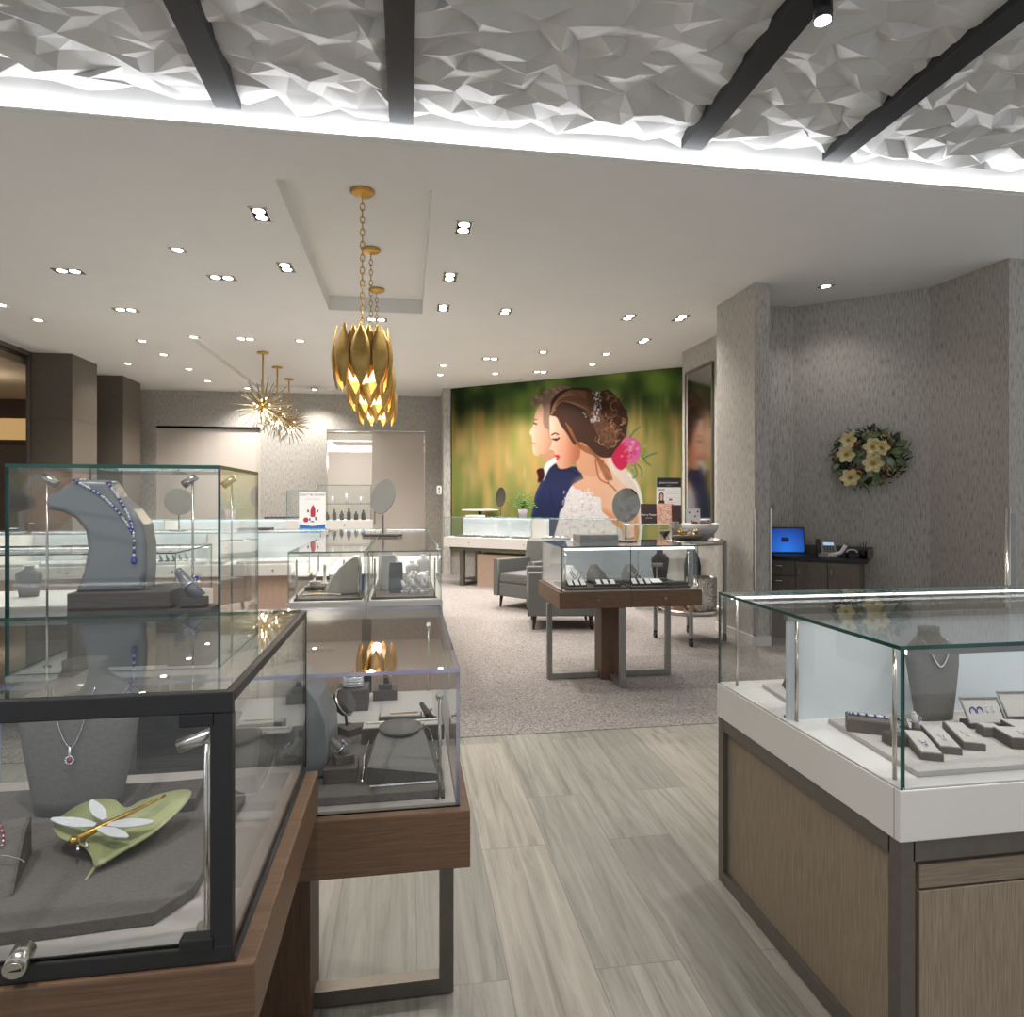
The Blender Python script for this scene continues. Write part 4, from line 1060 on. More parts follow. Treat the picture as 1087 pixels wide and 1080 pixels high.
def dragonfly():
    r = thing('dragonfly_brooch', 'gold dragonfly brooch with white wings on the green leaf dish', 'brooch', (-.462, 1.125, Z+.036), .12); r.rotation_euler = (.30, 0, .05)
    m = MB(); d = Vector((.055, .048, 0))
    m.tube([(-.035, -.024, .004), (-.02, -.012, .005), (.0, .002, .006), (.03, .024, .006), (.066, .052, .007)], lambda t: .0062-.004*t, n=8)
    m.ball((-.041, -.029, .005), .0065, seg=8)
    m.build('body', 'gold', r)
    for p, q, w in (((-.018, -.006), (-.088, .016), .010), ((-.008, .004), (-.044, .050), .010), ((.0, -.008), (.066, -.012), .010), ((-.012, -.014), (.038, -.038), .009)):
        p, q = Vector((*p, .008)), Vector((*q, .012)); dd = (q-p).normalized(); nn = Vector((-dd.y, dd.x, 0))
        g = MB(); L = (q-p).length
        up = [p+dd*L*t+nn*w*math.sin(PI*min(1, t*.8+.12)) for t in (0, .2, .4, .6, .8, .95, 1)]
        dn = [p+dd*L*t-nn*w*.8*math.sin(PI*min(1, t*.8+.12)) for t in (1, .95, .8, .6, .4, .2, 0)]
        pl = [(v.x, v.y) for v in up+dn]
        g.prism(pl, .009, .0115, 'z'); g.build('wing', 'diamond', r)
    MB().tube([(-.034, -.032, .003), (-.028, -.048, .003)], .002, n=6).tube([(-.026, -.028, .003), (-.018, -.042, .003)], .002, n=6).build('legs', 'silver', r)
dragonfly()
slab('display_riser', 'flat dark wood riser on the slab pad beside the grey stand', 'riser', -.465, -.375, 1.235, 1.325, Z, Z+.022, 'wood_riser', .1)
# ---- tall glass box (base top 1.079)
Z = 1.0795
def curved_form():
    k = .000532
    P0 = [(-130, 0), (130, 0), (136, 90), (136, 190), (122, 280), (80, 345), (20, 400), (-8, 455), (-20, 468), (-128, 468), (-150, 455), (-190, 425), (-232, 400), (-240, 370), (-232, 345), (-180, 335), (-130, 305), (-95, 255), (-85, 180), (-100, 90)]
    q = [(x*k, z*k) for x, z in P0]
    m = MB().prism(q, -.055, .055, 'y', bev=.012)
    return tag(m.build('necklace_form', 'satin_grey', None, (-.665, 1.655, 1.2435), .12), 'shiny grey C-curved necklace form on a wood block in the tall glass box', 'necklace stand')
curved_form()
slab('display_riser', 'large dark wood block under the curved necklace form', 'riser', -.735, -.525, 1.575, 1.745, Z, 1.243, 'wood_riser')
def draped():
    r = thing('necklace', 'sapphire and diamond necklace draped over the curved grey form', 'necklace', (-.665, 1.655, 1.2435), .12)
    k = .000532
    pts = [[(x*k, -.0575, z*k) for x, z in q] for q in ([(-130, 466), (-95, 446), (-50, 418), (-10, 384), (30, 338), (62, 290), (84, 250), (92, 222)], [(-6, 456), (20, 416), (46, 372), (68, 326), (84, 280), (92, 222)])]
    pts[0].insert(0, (-126*k, 0, 471*k)); pts[1].insert(0, (-10*k, 0, 462*k))
    m = MB()
    for pl in pts:
        m.tube(pl, .0016, n=5)
        for i in range(len(pl)-1):
            for t in (0, .33, .66):
                p = Vector(pl[i]).lerp(Vector(pl[i+1]), t); m.ball(p, .0034, mi=(i+int(t*3)) % 2, seg=6)
    for j in range(5): m.ball((92*k, -.058, (210-j*15)*k), .0036, mi=j % 2, seg=6)
    m.build('chain', ['diamond', 'sapphire'], r)
    MB().ball((92*k, -.059, 128*k), .007, seg=8, sc=(1, .7, 1.4)).build('gem', 'sapphire', r)
draped()
slab('display_riser', 'stepped dark wood riser under the sapphire ring stand', 'riser', -.525, -.435, 1.56, 1.64, Z, 1.205, 'wood_riser')
st = ring_stand('grey ring finger with a sapphire ring in the tall glass box', (-.478, 1.595, 1.205), 0, 1.35, .62, (.05, .04, .022), 'satin_grey')
ring('oval sapphire ring with a diamond halo in the tall glass box', st, 'sapphire', 'silver', .026, 1.4)

# ---- clear-covered case (deck .761)
Z = .7615
pad('broad dark grey pad at the front of the clear-covered case', [(-.80, 1.525), (.085, 1.525), (.085, 2.02), (-.80, 2.02)], Z, .02, 'linen_grey')
Z2 = .782
def dome():
    q = [(-.05, 0), (.075, 0), (.082, .06), (.078, .13), (.055, .19), (.018, .235), (-.03, .262), (-.05, .262)]
    o = MB().prism(q, -.07, .07, 'y', bev=.008).build('necklace_form', 'satin_grey', None, (-.262, 1.70, Z2), -.05)
    tag(o, 'tall shiny grey half-dome necklace form beside the black-framed case', 'necklace stand')
dome()
def wedge():
    r = thing('necklace_board', 'sloping grey necklace board with a flat round top, at the front of the clear-covered case', 'necklace stand', (-.01, 1.575, Z2), .02)
    m = MB(); b_ = m.b
    lo = [b_.verts.new(p) for p in ((-.085, 0, 0), (.082, 0, 0), (.075, .23, 0), (-.085, .23, 0))]
    hi = [b_.verts.new(p) for p in ((-.083, .003, .040), (.080, .003, .014), (.052, .14, .075), (-.06, .14, .075))]
    for q in ((3, 2, 1, 0),): b_.faces.new([lo[i] for i in q])
    b_.faces.new(hi)
    b_.faces.new((lo[0], lo[1], hi[1], hi[0])).material_index = 1; b_.faces.new((lo[1], lo[2], hi[2], hi[1])); b_.faces.new((lo[2], lo[3], hi[3], hi[2])); b_.faces.new((lo[3], lo[0], hi[0], hi[3]))
    bmesh.ops.recalc_face_normals(b_, faces=b_.faces[:])
    m.build('board', ['bust_grey', 'linen_dark'], r)
    MB().lathe([(.05, 0), (.055, .006), (.055, .012), (0, .0125)], 24, (-.005, .155, .07)).build('round_top', 'bust_grey', r)
    MB().prism([(-.078, .0415), (.076, .0155), (.048, .077), (-.055, .077)], 0, .001, 'z').build('satin_front', 'linen_grey', r) if False else None
wedge()
def board_necklace():
    r = thing('necklace', 'silver chain with a red stone curling off the round board top', 'necklace', (-.01, 1.575, Z2), .02)
    MB().tube([(.04, .165, .083), (.07, .15, .07), (.082, .10, .035), (.085, .07, .022)], .0014, n=5).tube([(-.085, .20, .03), (-.094, .12, .02), (-.094, .05, .012), (-.094, .0, .006)], .003, n=6).build('chain', 'silver', r)
    MB().ball((.086, .066, .021), .004, seg=8).build('gem', 'ruby', r)
board_necklace()
bracelet('line of diamonds lying along the front edge of the sloping board', (-.01, 1.562, Z2), .075, .002, 'diamond', .002, .03, n=40)
slab('display_riser', 'dark riser holding the purple ring at the front left of the clear-covered case', 'riser', -.195, -.118, 1.59, 1.675, Z2, Z2+.034, 'wood_riser')
st = ring_stand('short grey ring finger with a purple ring at the front of the clear-covered case', (-.153, 1.632, Z2+.034), .4, .9, .7, (.044, .036, .02), 'bust_grey')
ring('amethyst ring with silver leaves on the front riser', st, 'amethyst', 'silver', .02, 1.1)
def drum(label, loc, rz, R_=.05):
    r = thing('watch_stand', label, 'bracelet stand', loc, rz)
    MB().box(-.022, .022, -.03, .03, 0, .02, bev=.001).cyl((0, .01, .02), (0, .02, .075), .004, n=8).build('base', 'wood_riser', r)
    d = Vector((.45, -.75, .5)).normalized()
    c_ = Vector((0, .02, .085))
    MB().cyl(c_-d*.014, c_+d*.014, R_, R_*.95, n=28).build('disc', 'linen_dark', r)
    u = d.cross(Vector((0, 0, 1))).normalized(); v = d.cross(u)
    return r, c_, u, v, d
dr_ = drum('tilted grey disc stand ringed by a bracelet, left in the clear-covered case', (-.165, 1.93, Z2), .7, .036)
bb = thing('bracelet', 'silver bracelet wrapped round the tilted grey disc', 'bracelet', (-.165, 1.93, Z2), .7)
MB().tube([tuple(dr_[1]+(dr_[2]*math.cos(2*PI*k/30)+dr_[3]*math.sin(2*PI*k/30))*.039) for k in range(30)], .003, n=6, closed=True).build('links', 'silver', bb)
tray('long light grey tray with a pearl strand, behind the sloping board', (-.012, 1.865, Z2), .225, .055, .04, .02, 'linen_light', 'wood_riser')
bracelet('straight strand of pearls laid along the long grey tray', (-.012, 1.872, Z2+.044), .10, .002, 'pearl', .0026, .02, n=44)
tray('short grey tray with a gold bar, behind the pearl strand tray', (-.02, 1.985, Z2), .125, .045, .028, -.06, 'linen_light', 'linen_grey')
slab('gold_bar_pin', 'thin gold bar pin on the short grey tray', 'pin', -.05, .03, 1.982, 1.988, Z2+.0315, Z2+.034, 'gold')
tray('small grey earring card behind the round board top', (-.01, 1.80, Z2), .11, .035, .055, 0, 'linen_light', 'linen_grey')
for x, lab in ((-.04, 'left'), (.02, 'right')):
    o = MB().ball((0, 0, .004), .0048, seg=8).build('pearl_stud', 'pearl', None, (x, 1.797, Z2+.0585)); tag(o, lab+' one of two pearl studs on the small grey earring card', 'earring')
st = ring_stand('dark ring finger with a gold ring at the back right of the clear-covered case', (.062, 1.985, Z2), 0, .95, .55, (.05, .035, .014), 'linen_dark')
ring('gold ring on the dark finger at the back right', st, 'gold', 'gold', .02)
pad('white pad at the back of the clear-covered case', [(-.80, 2.05), (.085, 2.05), (.085, 2.37), (-.80, 2.37)], Z, .006, 'linen_light')
slab('display_riser', 'dark block with a bracelet coil at the back left of the clear-covered case', 'riser', -.225, -.125, 2.17, 2.26, Z+.0065, Z+.075, 'wood_riser')
def coil(label, loc, mat, R_=.03):
    r = thing('bracelet_coil', label, 'bracelet', loc)
    m = MB()
    for j in range(4): m.tube([(R_*math.cos(2*PI*k/24), R_*.75*math.sin(2*PI*k/24), .006+j*.008) for k in range(24)], .0045, n=6, closed=True)
    m.build('coil', mat, r)
coil('coiled silver bracelet stacked on the dark back block', (-.175, 2.21, Z+.0755), 'silver')
slab('display_riser', 'dark block with an upright gold ring at the back of the clear-covered case', 'riser', -.115, -.035, 2.27, 2.34, Z+.0065, Z+.04, 'wood_riser')
st = ring_stand('short dark ring finger on the rear dark block', (-.075, 2.30, Z+.04), 0, .8, .15, (.045, .035, .018), 'linen_dark')
ring('upright gold ring on the rear dark block', st, 'gold', 'gold', .02, 1.2)
slab('display_riser', 'dark wood block in the clear-covered case, behind the black-framed case', 'riser', -.66, -.50, 1.75, 1.90, Z2, Z2+.13, 'wood_riser')
slab('display_riser', 'low brown block in the clear-covered case behind the ruby pendant stand', 'riser', -.80, -.68, 1.62, 1.75, Z2, Z2+.09, 'oak')

# ---- white case at the right (deck .751)
Z = .7515
pad('long pale grey pad at the front of the white-based right case', [(1.265, 1.475), (3.0, 1.475), (3.0, 1.875), (1.295, 1.875)], Z, .014, 'linen_light')
pad('pale grey pad on the rear side of the lit divider in the right case', [(1.27, 1.99), (3.0, 1.99), (3.0, 2.27), (1.30, 2.27)], Z, .014, 'linen_light')
Z = .766
bust('grey necklace stand with a sapphire necklace in the right case', (1.618, 1.822, Z), .283, .088, 'bust_grey', 0)
necklace('sapphire and diamond link necklace on the grey stand in the right case', (1.618, 1.822, Z), .283, .088, .60, .46, 'silver', r=.0018, bead=.0038, rz=0, n=24)
rampA = tray('dark sided bracelet block with a row of diamonds, front left of the right case', (1.36, 1.745, Z), .16, .055, .034, -.55, 'linen_grey', 'wood_riser', .008)
bracelet('diamond and sapphire line bracelet on the dark sided block', (1.36, 1.75, Z+.042), .068, .004, 'diamond', .0035, -.55, alt='sapphire', n=36)
st = ring_stand('pale ring finger with a small sapphire ring on a square block in the right case', (1.345, 1.652, Z), 0, .9, .3, (.048, .045, .03), 'linen_light')
ring('small sapphire ring on the pale finger at the left of the right case', st, 'sapphire', 'silver', .012)
st = ring_stand('pale ring finger with a large sapphire ring behind the glass corner of the right case', (1.45, 1.70, Z), .2, 1.0, .25, (.06, .05, .014), 'linen_light', 'linen_grey')
ring('large sapphire ring behind the glass corner of the right case', st, 'sapphire', 'silver', .026, 1.2)
for i, (x, y, gem, pos) in enumerate(((1.385, 1.60, 'sapphire', 'left'), (1.468, 1.63, 'silver', 'middle'), (1.555, 1.645, 'diamond', 'right'))):
    tray('%s one of three narrow pale trays in the front row of the right case' % pos, (x, y, Z), .055, .155, .018, -.42, 'linen_light', 'linen_grey', .008, None)
    pendant_on({'left': 'round sapphire pendant on the left narrow tray', 'middle': 'silver leaf pendant on the middle narrow tray', 'right': 'diamond pendant on the right narrow tray'}[pos], (x-.012, y-.028, Z+.0245), gem, -.42, .035)
def earring_frame(label, loc, rz, w=.115, h=.075):
    r = thing('earring_stand', label, 'earring stand', loc, rz)
    MB().box(-w/2, w/2, -.02, .03, 0, .015, bev=.001).build('base', 'wood_riser', r)
    MB().prism([(-.012, .0155), (.030, h), (.034, h), (-.008, .0155)], -w/2+.004, w/2-.004, 'x').build('board', 'linen_light', r)
    fr = MB()
    for s in (-1, 1): fr.prism([(-.018, .0155), (.028, h+.004), (.032, h+.004), (-.012, .0155)], s*(w/2)-.002, s*(w/2)+.002, 'x')
    fr.box(-w/2, w/2, .026, .033, h, h+.004)
    fr.build('frame', 'grey_metal', r)
earring_frame('metal-framed earring board beside the sapphire necklace stand in the right case', (1.715, 1.735, Z), -.12)
for i, (dx, mat, lab) in enumerate(((-.032, 'sapphire', 'left sapphire hoop on the metal-framed earring board'), (-.010, 'sapphire', 'right sapphire hoop on the metal-framed earring board'), (.012, 'diamond', 'left diamond drop on the metal-framed earring board'), (.030, 'diamond', 'right diamond drop on the metal-framed earring board'))):
    r = thing('earring', lab, 'earring', (1.715+dx, 1.735+.004*0-.12*dx, Z), -.12)
    if i < 2: MB().tube([(.009*math.cos(2*PI*k/18), -.001+.0085*math.sin(2*PI*k/18)*.5+.008, .043+.012*math.sin(2*PI*k/18)) for k in range(18)], .0018, n=5, closed=True).build('hoop', mat, r)
    else: MB().ball((0, .0045, .046), .0042, seg=6, sc=(1, .5, 2)).ball((0, .011, .058), .003, seg=6).build('drop', mat, r)
tray('dark sided box tray with a sapphire stud, right of the narrow trays', (1.70, 1.60, Z), .11, .10, .028, -.3, 'linen_light', 'wood_riser')
pendant_on('sapphire cluster pendant on the dark sided box tray', (1.69, 1.585, Z+.032), 'sapphire', -.3, .02)
tray('small square pale tray behind the dark sided box tray', (1.665, 1.672, Z), .05, .045, .026, -.3, 'linen_light', 'linen_grey')
tray('pale tray at the right edge of view, beyond the small square tray', (1.775, 1.665, Z), .075, .11, .022, -.3, 'linen_light', 'wood_riser')
earring_frame('second metal-framed earring board, cut by the right edge of view', (1.88, 1.77, Z), -.12)
slab('display_riser', 'low dark riser behind the second earring board at the right edge', 'riser', 1.80, 1.86, 1.80, 1.86, Z, Z+.02, 'wood_riser')
def half_dome():
    q = [(-.055, 0), (.055, 0), (.052, .02), (.035, .038), (.01, .046), (-.02, .042), (-.045, .025)]
    o = MB().prism(q, -.035, .035, 'y', bev=.003).build('bracelet_cushion', 'linen_dark', None, (1.40, 2.19, Z), -.35)
    tag(o, 'dark rounded bracelet cushion on the rear pad of the right case', 'bracelet stand')
half_dome()

# ---- middle oak pedestal case (deck .751), center (1.697, 5.24)
Z = .7515
pad('left of two dark pads in the middle oak case', [(1.19, 4.89), (1.68, 4.89), (1.68, 5.3), (1.19, 5.3)], Z, .02, 'linen_dark')
pad('right of two dark pads in the middle oak case', [(1.71, 4.89), (2.19, 4.89), (2.19, 5.3), (1.71, 5.3)], Z, .02, 'linen_dark')
Z = .772
def recl(label, loc, mat, rz):
    secs = [(0, .075, .10, 0, 0), (.03, .078, .095, 0, .01), (.07, .07, .075, 0, .03), (.10, .055, .05, 0, .05), (.125, .035, .035, 0, .065), (.14, .03, .03, 0, .07)]
    return tag(MB().loft(secs, 20, 2.4).build('necklace_bust', mat, None, loc, rz), label, 'necklace stand')
recl('pale low necklace bust at the left of the middle oak case', (1.31, 5.12, Z), 'white_leather', .3)
recl('small grey low necklace bust between the two pads of cards', (1.52, 5.16, Z), 'bust_grey', .2)
recl('broad grey low necklace bust at the centre of the middle oak case', (1.80, 5.14, Z), 'bust_grey', 0)
for i, (x, y, w_, lab) in enumerate(((1.31, 5.12, .062, 'silver necklace lying on the pale low bust in the middle oak case'), (1.80, 5.14, .064, 'silver necklace lying on the broad grey low bust in the middle oak case'))):
    r = thing('necklace', lab, 'necklace', (x, y, Z))
    m = MB()
    for k in range(21):
        t = -1+2*k/20; m.ball((w_*.75*t, -.105+.03*abs(t)+.0, .03+.075*abs(t)**1.3), .0065, seg=6)
        m.ball((w_*.55*t, -.085+.03*abs(t), .065+.05*abs(t)**1.3), .005, seg=6)
    m.build('beads', 'silver', r)
for i, (x, y) in enumerate(((1.245, 4.985), (1.295, 4.98), (1.345, 4.975), (1.47, 4.97), (1.525, 4.965), (1.58, 4.965), (1.765, 4.99), (1.82, 4.985), (1.875, 4.985))):
    nm = ['leftmost', 'second', 'third', 'fourth', 'fifth', 'sixth', 'seventh', 'eighth', 'last'][i]
    r = thing('earring_card', '%s from left of the pale earring cards in the middle oak case' % nm, 'earring card', (x, y, Z), .1, 'pale earring cards in the middle oak case')
    MB().prism([(-.03, 0), (.03, 0), (.03, .045), (.024, .047), (-.03, .012)], -.022, .022, 'x').build('card', 'linen_dark', r)
    MB().prism([(-.026, .0145), (.022, .047), (.022, .0485), (-.026, .016)], -.018, .018, 'x').ball((-.008, -.003, .032), .005, seg=6).ball((.008, -.003, .032), .005, seg=6).build('earrings', 'crystal', r)
slab('display_riser', 'flat dark riser under the left cards of the middle oak case', 'riser', 1.42, 1.64, 4.92, 4.945, Z, Z+.02, 'wood_riser')
tray('white topped tray at the centre front of the middle oak case', (1.945, 4.985, Z), .09, .09, .02, 0, 'white_leather', 'linen_dark', .02)
def t_stand():
    r = thing('jewelry_tree', 'small T-shaped pendant stand in the middle oak case', 'jewelry stand', (2.03, 5.18, Z))
    MB().lathe([(0, 0), (.035, 0), (.035, .01), (.008, .014), (.005, .12), (0, .12)], 16).box(-.05, .05, -.008, .008, .12, .15, bev=.004).build('stand', 'grey_metal', r)
t_stand()
def tub():
    o = MB().lathe([(.0, 0), (.03, 0), (.038, .012), (.05, .018), (.052, .04), (.0, .042)], 20).build('bangle_stand', 'linen_dark', None, (2.02, 5.05, Z)); tag(o, 'round two-tier bangle stand on the right pad of the middle oak case', 'bracelet stand')
tub()
bust('tall dark necklace stand at the right back of the middle oak case', (2.13, 5.36, .752), .26, .075, 'linen_dark', -.2)
def ribbed():
    r = thing('ring_tray', 'ribbed dark ring tray at the front right of the middle oak case', 'ring tray', (2.09, 4.96, Z))
    m = MB().box(-.095, .095, -.045, .045, 0, .018)
    for k in range(13): m.box(-.09+k*.0143, -.082+k*.0143, -.042, .042, .018, .026)
    m.build('tray', 'linen_dark', r)
ribbed()
# things on its glass top
def table_mirror(label, loc, rz, rx, rz_, h, base, tilt=-.3, rim='bronze_metal'):
    r = thing('table_mirror', label, 'mirror', loc, rz)
    bw, bd, bh, rnd_ = base
    if rnd_: MB().lathe([(0, 0), (bw, 0), (bw, bh*.6), (bw*.92, bh), (0, bh)], 28).build('base', rim, r)
    else: MB().box(-bw, bw, -bd, bd, 0, bh, bev=.004).build('base', 'linen_dark', r)
    MB().cyl((0, 0, bh), (0, 0, h-rz_*.95), .006, n=10).build('stem', rim, r)
    g = MB(); n = 40
    A_ = [g.b.verts.new((rx*math.cos(2*PI*k/n), -.005, rz_*math.sin(2*PI*k/n))) for k in range(n)]
    B_ = [g.b.verts.new((rx*math.cos(2*PI*k/n), .005, rz_*math.sin(2*PI*k/n))) for k in range(n)]
    g.b.faces.new(A_); g.b.faces.new(B_[::-1]).material_index = 1
    for k in range(n): g.b.faces.new((A_[k], B_[k], B_[(k+1) % n], A_[(k+1) % n])).material_index = 1
    bmesh.ops.recalc_face_normals(g.b, faces=g.b.faces[:])
    o = g.build('mirror_disc', ['mirror', rim], r, (0, 0, h)); o.rotation_euler = (tilt, 0, 0)
    return r
table_mirror('round tilted mirror on a thin stem standing on the middle oak case', (1.833, 5.38, 1.091), -.50, .118, .150, .31, (.095, .095, .012, True), -.30)
def boxes():
    r = thing('stacking_tray', 'low grey ribbed box beside the round mirror on the middle oak case', 'box', (1.575, 5.42, 1.091), .0)
    m = MB()
    for k in range(5): m.box(-.165, .165, -.12, .12, k*.012+.001, k*.012+.011)
    m.box(-.16, .16, -.115, .115, .001, .06); m.build('box', 'grey_metal', r)
boxes()
table_mirror('round tilted mirror on a dark flat base standing on the right long white case', (-.23, 6.45, 1.091), -.35, .118, .185, .385, (.17, .075, .022, False), -.46)
table_mirror('round pale mirror standing on the back-lit left case', (-2.55, 7.95, 1.091), .5, .15, .155, .33, (.10, .07, .012, True), -.3)
table_mirror('small dark oval mirror standing on the counter before the wedding picture', tuple(bkc+ux*.95+uy*.3+Vector((0, 0, 1.151))), -1.0, .12, .165, .33, (.09, .09, .012, True), -.1)
# ---- long white cases (deck .744)
Z = .7445
pad('grey pad in the left long white case', [(-.775, 4.72), (-.315, 4.72), (-.315, 6.2), (-.775, 6.2)], Z, .016, 'linen_grey')
pad('grey pad in the right long white case', [(-.25, 4.72), (.20, 4.72), (.20, 6.2), (-.25, 6.2)], Z, .016, 'linen_grey')
Z = .761
def arch(label, loc, mat, rz, w, prof):
    return tag(MB().prism(prof, -w/2, w/2, 'y', bev=.01).build('necklace_form', mat, None, loc, rz), label, 'necklace stand')
arch('cream curved necklace form arching to the right in the left long white case', (-.44, 4.98, Z), 'cream_leather', 0, .16, [(-.14, 0), (.10, 0), (.105, .20), (.09, .27), (.05, .27), (.0, .235), (-.05, .19), (-.10, .12), (-.135, .04)])
o = MB().box(-.014, .014, -.05, .05, 0, .12, bev=.003).build('velvet_box', 'print_blue', None, (-.335, 5.13, Z)); tag(o, 'blue velvet panel beside the cream necklace form', 'box')
bracelet('thick pale beaded strand lying at the front left of the long white cases', (-.60, 4.83, Z), .13, .045, 'pearl', .007, -.1, arc=PI, n=26)
bracelet('gold chain loop beside the cream necklace form', (-.64, 5.0, Z), .08, .06, 'gold', .005, .2, n=30)
slab('display_riser', 'low dark riser under the gold chains in the left long white case', 'riser', -.76, -.62, 5.12, 5.25, Z, Z+.03, 'wood_riser')
coil('cream bangle stack on the low dark riser', (-.69, 5.185, Z+.0305), 'cream_leather', .04)
for i, (x, y, h) in enumerate(((-.66, 5.5, .16), (-.52, 5.6, .19))):
    o = MB().lathe([(.0, 0), (.03, 0), (.03, .012), (.014, .02), (.011, h-.02), (.013, h), (0, h)], 14).build('bangle_stand', 'cream_leather', None, (x, y, Z)); tag(o, ['left', 'right'][i]+' of two slim cream posts behind the gold chains', 'jewelry stand')
def slanted(label, loc, mat, rz, w, h, t=.02):
    return tag(MB().prism([(-.04, 0), (.04, 0), (.01, h), (-.01, h)], -w/2, w/2, 'x', bev=.004).build('necklace_board', mat, None, loc, rz), label, 'necklace stand')
slanted('upright grey necklace board in the right long white case, nearest us', (-.085, 4.95, Z), 'satin_grey', .15, .10, .22)
slanted('tall white necklace board behind the upright grey one', (-.145, 5.15, Z), 'white_leather', .1, .12, .26)
slanted('white necklace board farthest back behind the upright grey one', (-.17, 5.42, Z), 'white_leather', .1, .12, .28)
for i, (x, y, s_) in enumerate(((-.02, 4.86, 1.4), (.05, 4.84, 1.6), (.12, 4.86, 1.3), (.02, 5.0, 1.8), (.10, 5.02, 1.9), (.15, 5.0, 1.5), (.06, 5.18, 2.0), (.14, 5.2, 2.0), (.02, 5.3, 1.8))):
    nm = ['front left', 'front middle', 'front right', 'second-row left', 'second-row middle', 'second-row right', 'third-row left', 'third-row right', 'hindmost'][i]
    st = ring_stand(nm+' white ring stand in the cluster inside the right long white case', (x, y, Z), .3*i, s_, .35, (.05, .045, .02), 'white_leather', 'white_leather', 'white ring stands in the right long case')
    if i < 3: ring(nm+' silver ring in the white ring stand cluster', st, 'diamond', 'silver', .03, s_)
o = MB().ball((0, 0, .05), .055, seg=14, sc=(1, .8, .9)).ball((.03, -.02, .03), .03, seg=10).build('bangle_cushion', 'crystal', None, (.125, 5.12+.3, Z)); tag(o, 'rounded sparkling white cushion behind the white ring stands', 'jewelry stand')
for i, (x, y, h) in enumerate(((-.10, 5.62, .20), (.04, 5.7, .16), (.14, 5.85, .20))):
    bust(['left', 'middle', 'right'][i]+' of three white necklace stands behind the sparkling cushion', (x, y, Z), h, .06, 'white_leather', .3)
for i, (x, y) in enumerate(((-.72, 5.85), (-.56, 5.95), (-.42, 5.6))):
    tray(['left', 'middle', 'right'][i]+' of three small pale trays deep in the left long white case', (x, y, Z), .11, .11, .03, .1, 'white_leather', 'linen_grey', .03)
# pads and rings in the left rows
for i, x in enumerate((-4.3, -3.4, -2.35, -1.45)):
    nm = ['leftmost', 'second', 'third', 'rightmost'][i]
    slab('display_pad', nm+' of the pale pads with dark edges in the back-lit left case', 'display pad', x-.38, x+.38, 7.52, 7.86, .745, .775, 'linen_light', 0, None)
for i in range(6):
    ring_stand(['leftmost', 'second', 'third', 'fourth', 'fifth', 'rightmost'][i]+' of six dark ring fingers in a short row on the third pale pad', (-2.62+i*.065, 7.6, .7755), 0, 1.1, .3, (.045, .045, .015), 'linen_dark', 'linen_dark', 'dark ring fingers in the back-lit left case')
slab('tray_base', 'dark flat tray on top of the back-lit left case, right end', 'tray', -1.9, -1.55, 7.85, 8.1, 1.091, 1.12, 'linen_dark')
slab('tray_base', 'longer dark flat tray on top of the farthest left case', 'tray', -2.3, -1.3, 11.2, 11.45, 1.131, 1.16, 'linen_dark')
for i, (x, lab) in enumerate(((-3.45, 'pale grey necklace stand in the edge case behind the tall glass box'), (-2.7, 'smaller grey necklace stand in the edge case, right of the pale one'))):
    bust(lab, (x, 5.25, .7445), .27-.05*i, .085, ['white_leather', 'bust_grey'][i], .2)
for i, (x, h) in enumerate(((-1.12, .11), (-1.02, .15), (-.92, .13), (-.82, .16), (-.72, .12), (-.62, .14))):
    o = MB().lathe([(0, 0), (.028, 0), (.03, h*.6), (.012, h*.8), (.014, h), (0, h)], 14).build('bottle', 'linen_dark', None, (x, 9.6, 1.1545)); tag(o, ['leftmost', 'second', 'third', 'fourth', 'fifth', 'rightmost'][i]+' small dark stand on the floor of the upright tower case', 'jewelry stand', 'dark stands in the tower case')
for i, (x, h) in enumerate(((-1.05, .10), (-.86, .14), (-.66, .1))):
    o = MB().lathe([(0, 0), (.02, 0), (.012, h*.5), (.018, h), (0, h)], 12).build('figurine', 'crystal', None, (x, 9.66, 1.3865)); tag(o, ['left', 'middle', 'right'][i]+' crystal ornament on the glass shelf of the tower case', 'ornament', 'crystal ornaments in the tower case')
# counter before the picture
for k in range(5):
    c_ = bkc+ux*(.35+k*.55)+uy*.22
    r = thing('jewelry_tray', ['leftmost', 'second', 'third', 'fourth', 'rightmost'][k]+' pale tray with silver pieces inside the counter before the wedding picture', 'jewelry tray', (c_.x, c_.y, .8145), da)
    MB().box(-.22, .22, -.09, .09, 0, .025, bev=.002).build('tray', 'linen_grey', r)
    m = MB(); rnd = random.Random(k)
    for j in range(14): m.ball((rnd.uniform(-.2, .2), rnd.uniform(-.07, .07), .034), rnd.uniform(.01, .022), seg=6)
    m.build('jewelry', 'crystal', r)
# ------------------------------------------------------------------ poster by the tower cases
ps = thing('poster_stand', 'white upright poster card with a red and blue picture beside the glass tower', 'poster', (-1.13, 8.22, 1.095), 0)
MB().box(-.155, .155, -.004, .004, 0, .44).build('card', 'paper_white', ps)
MB().box(-.16, .16, -.03, .03, -.004, .004).build('foot', 'glass_edge_clear', ps)
text('DON\u2019T BE SCARED', .036, 'print_navy', ps, (0, -.0045, .405))
text('to ask us about', .026, 'print_grey', ps, (0, -.0045, .355))
MB().prism([(-.15, .0), (.15, .0), (.15, .055), (.09, .045), (.0, .03), (-.08, .042), (-.15, .05)], -.0062, -.0042, 'y').build('blue_band', 'print_blue', ps)
MB().cyl((-.075, -.0042, .105), (-.075, -.006, .105), .03, n=24).build('red_badge', 'print_red', ps)
pm = MB().prism([(-.02, .14), (.03, .14), (.036, .2), (.03, .25), (.008, .29), (-.014, .25), (-.024, .2)], -.0062, -.0042, 'y')
pm.build('red_figure', 'print_red', ps)
pm = MB()
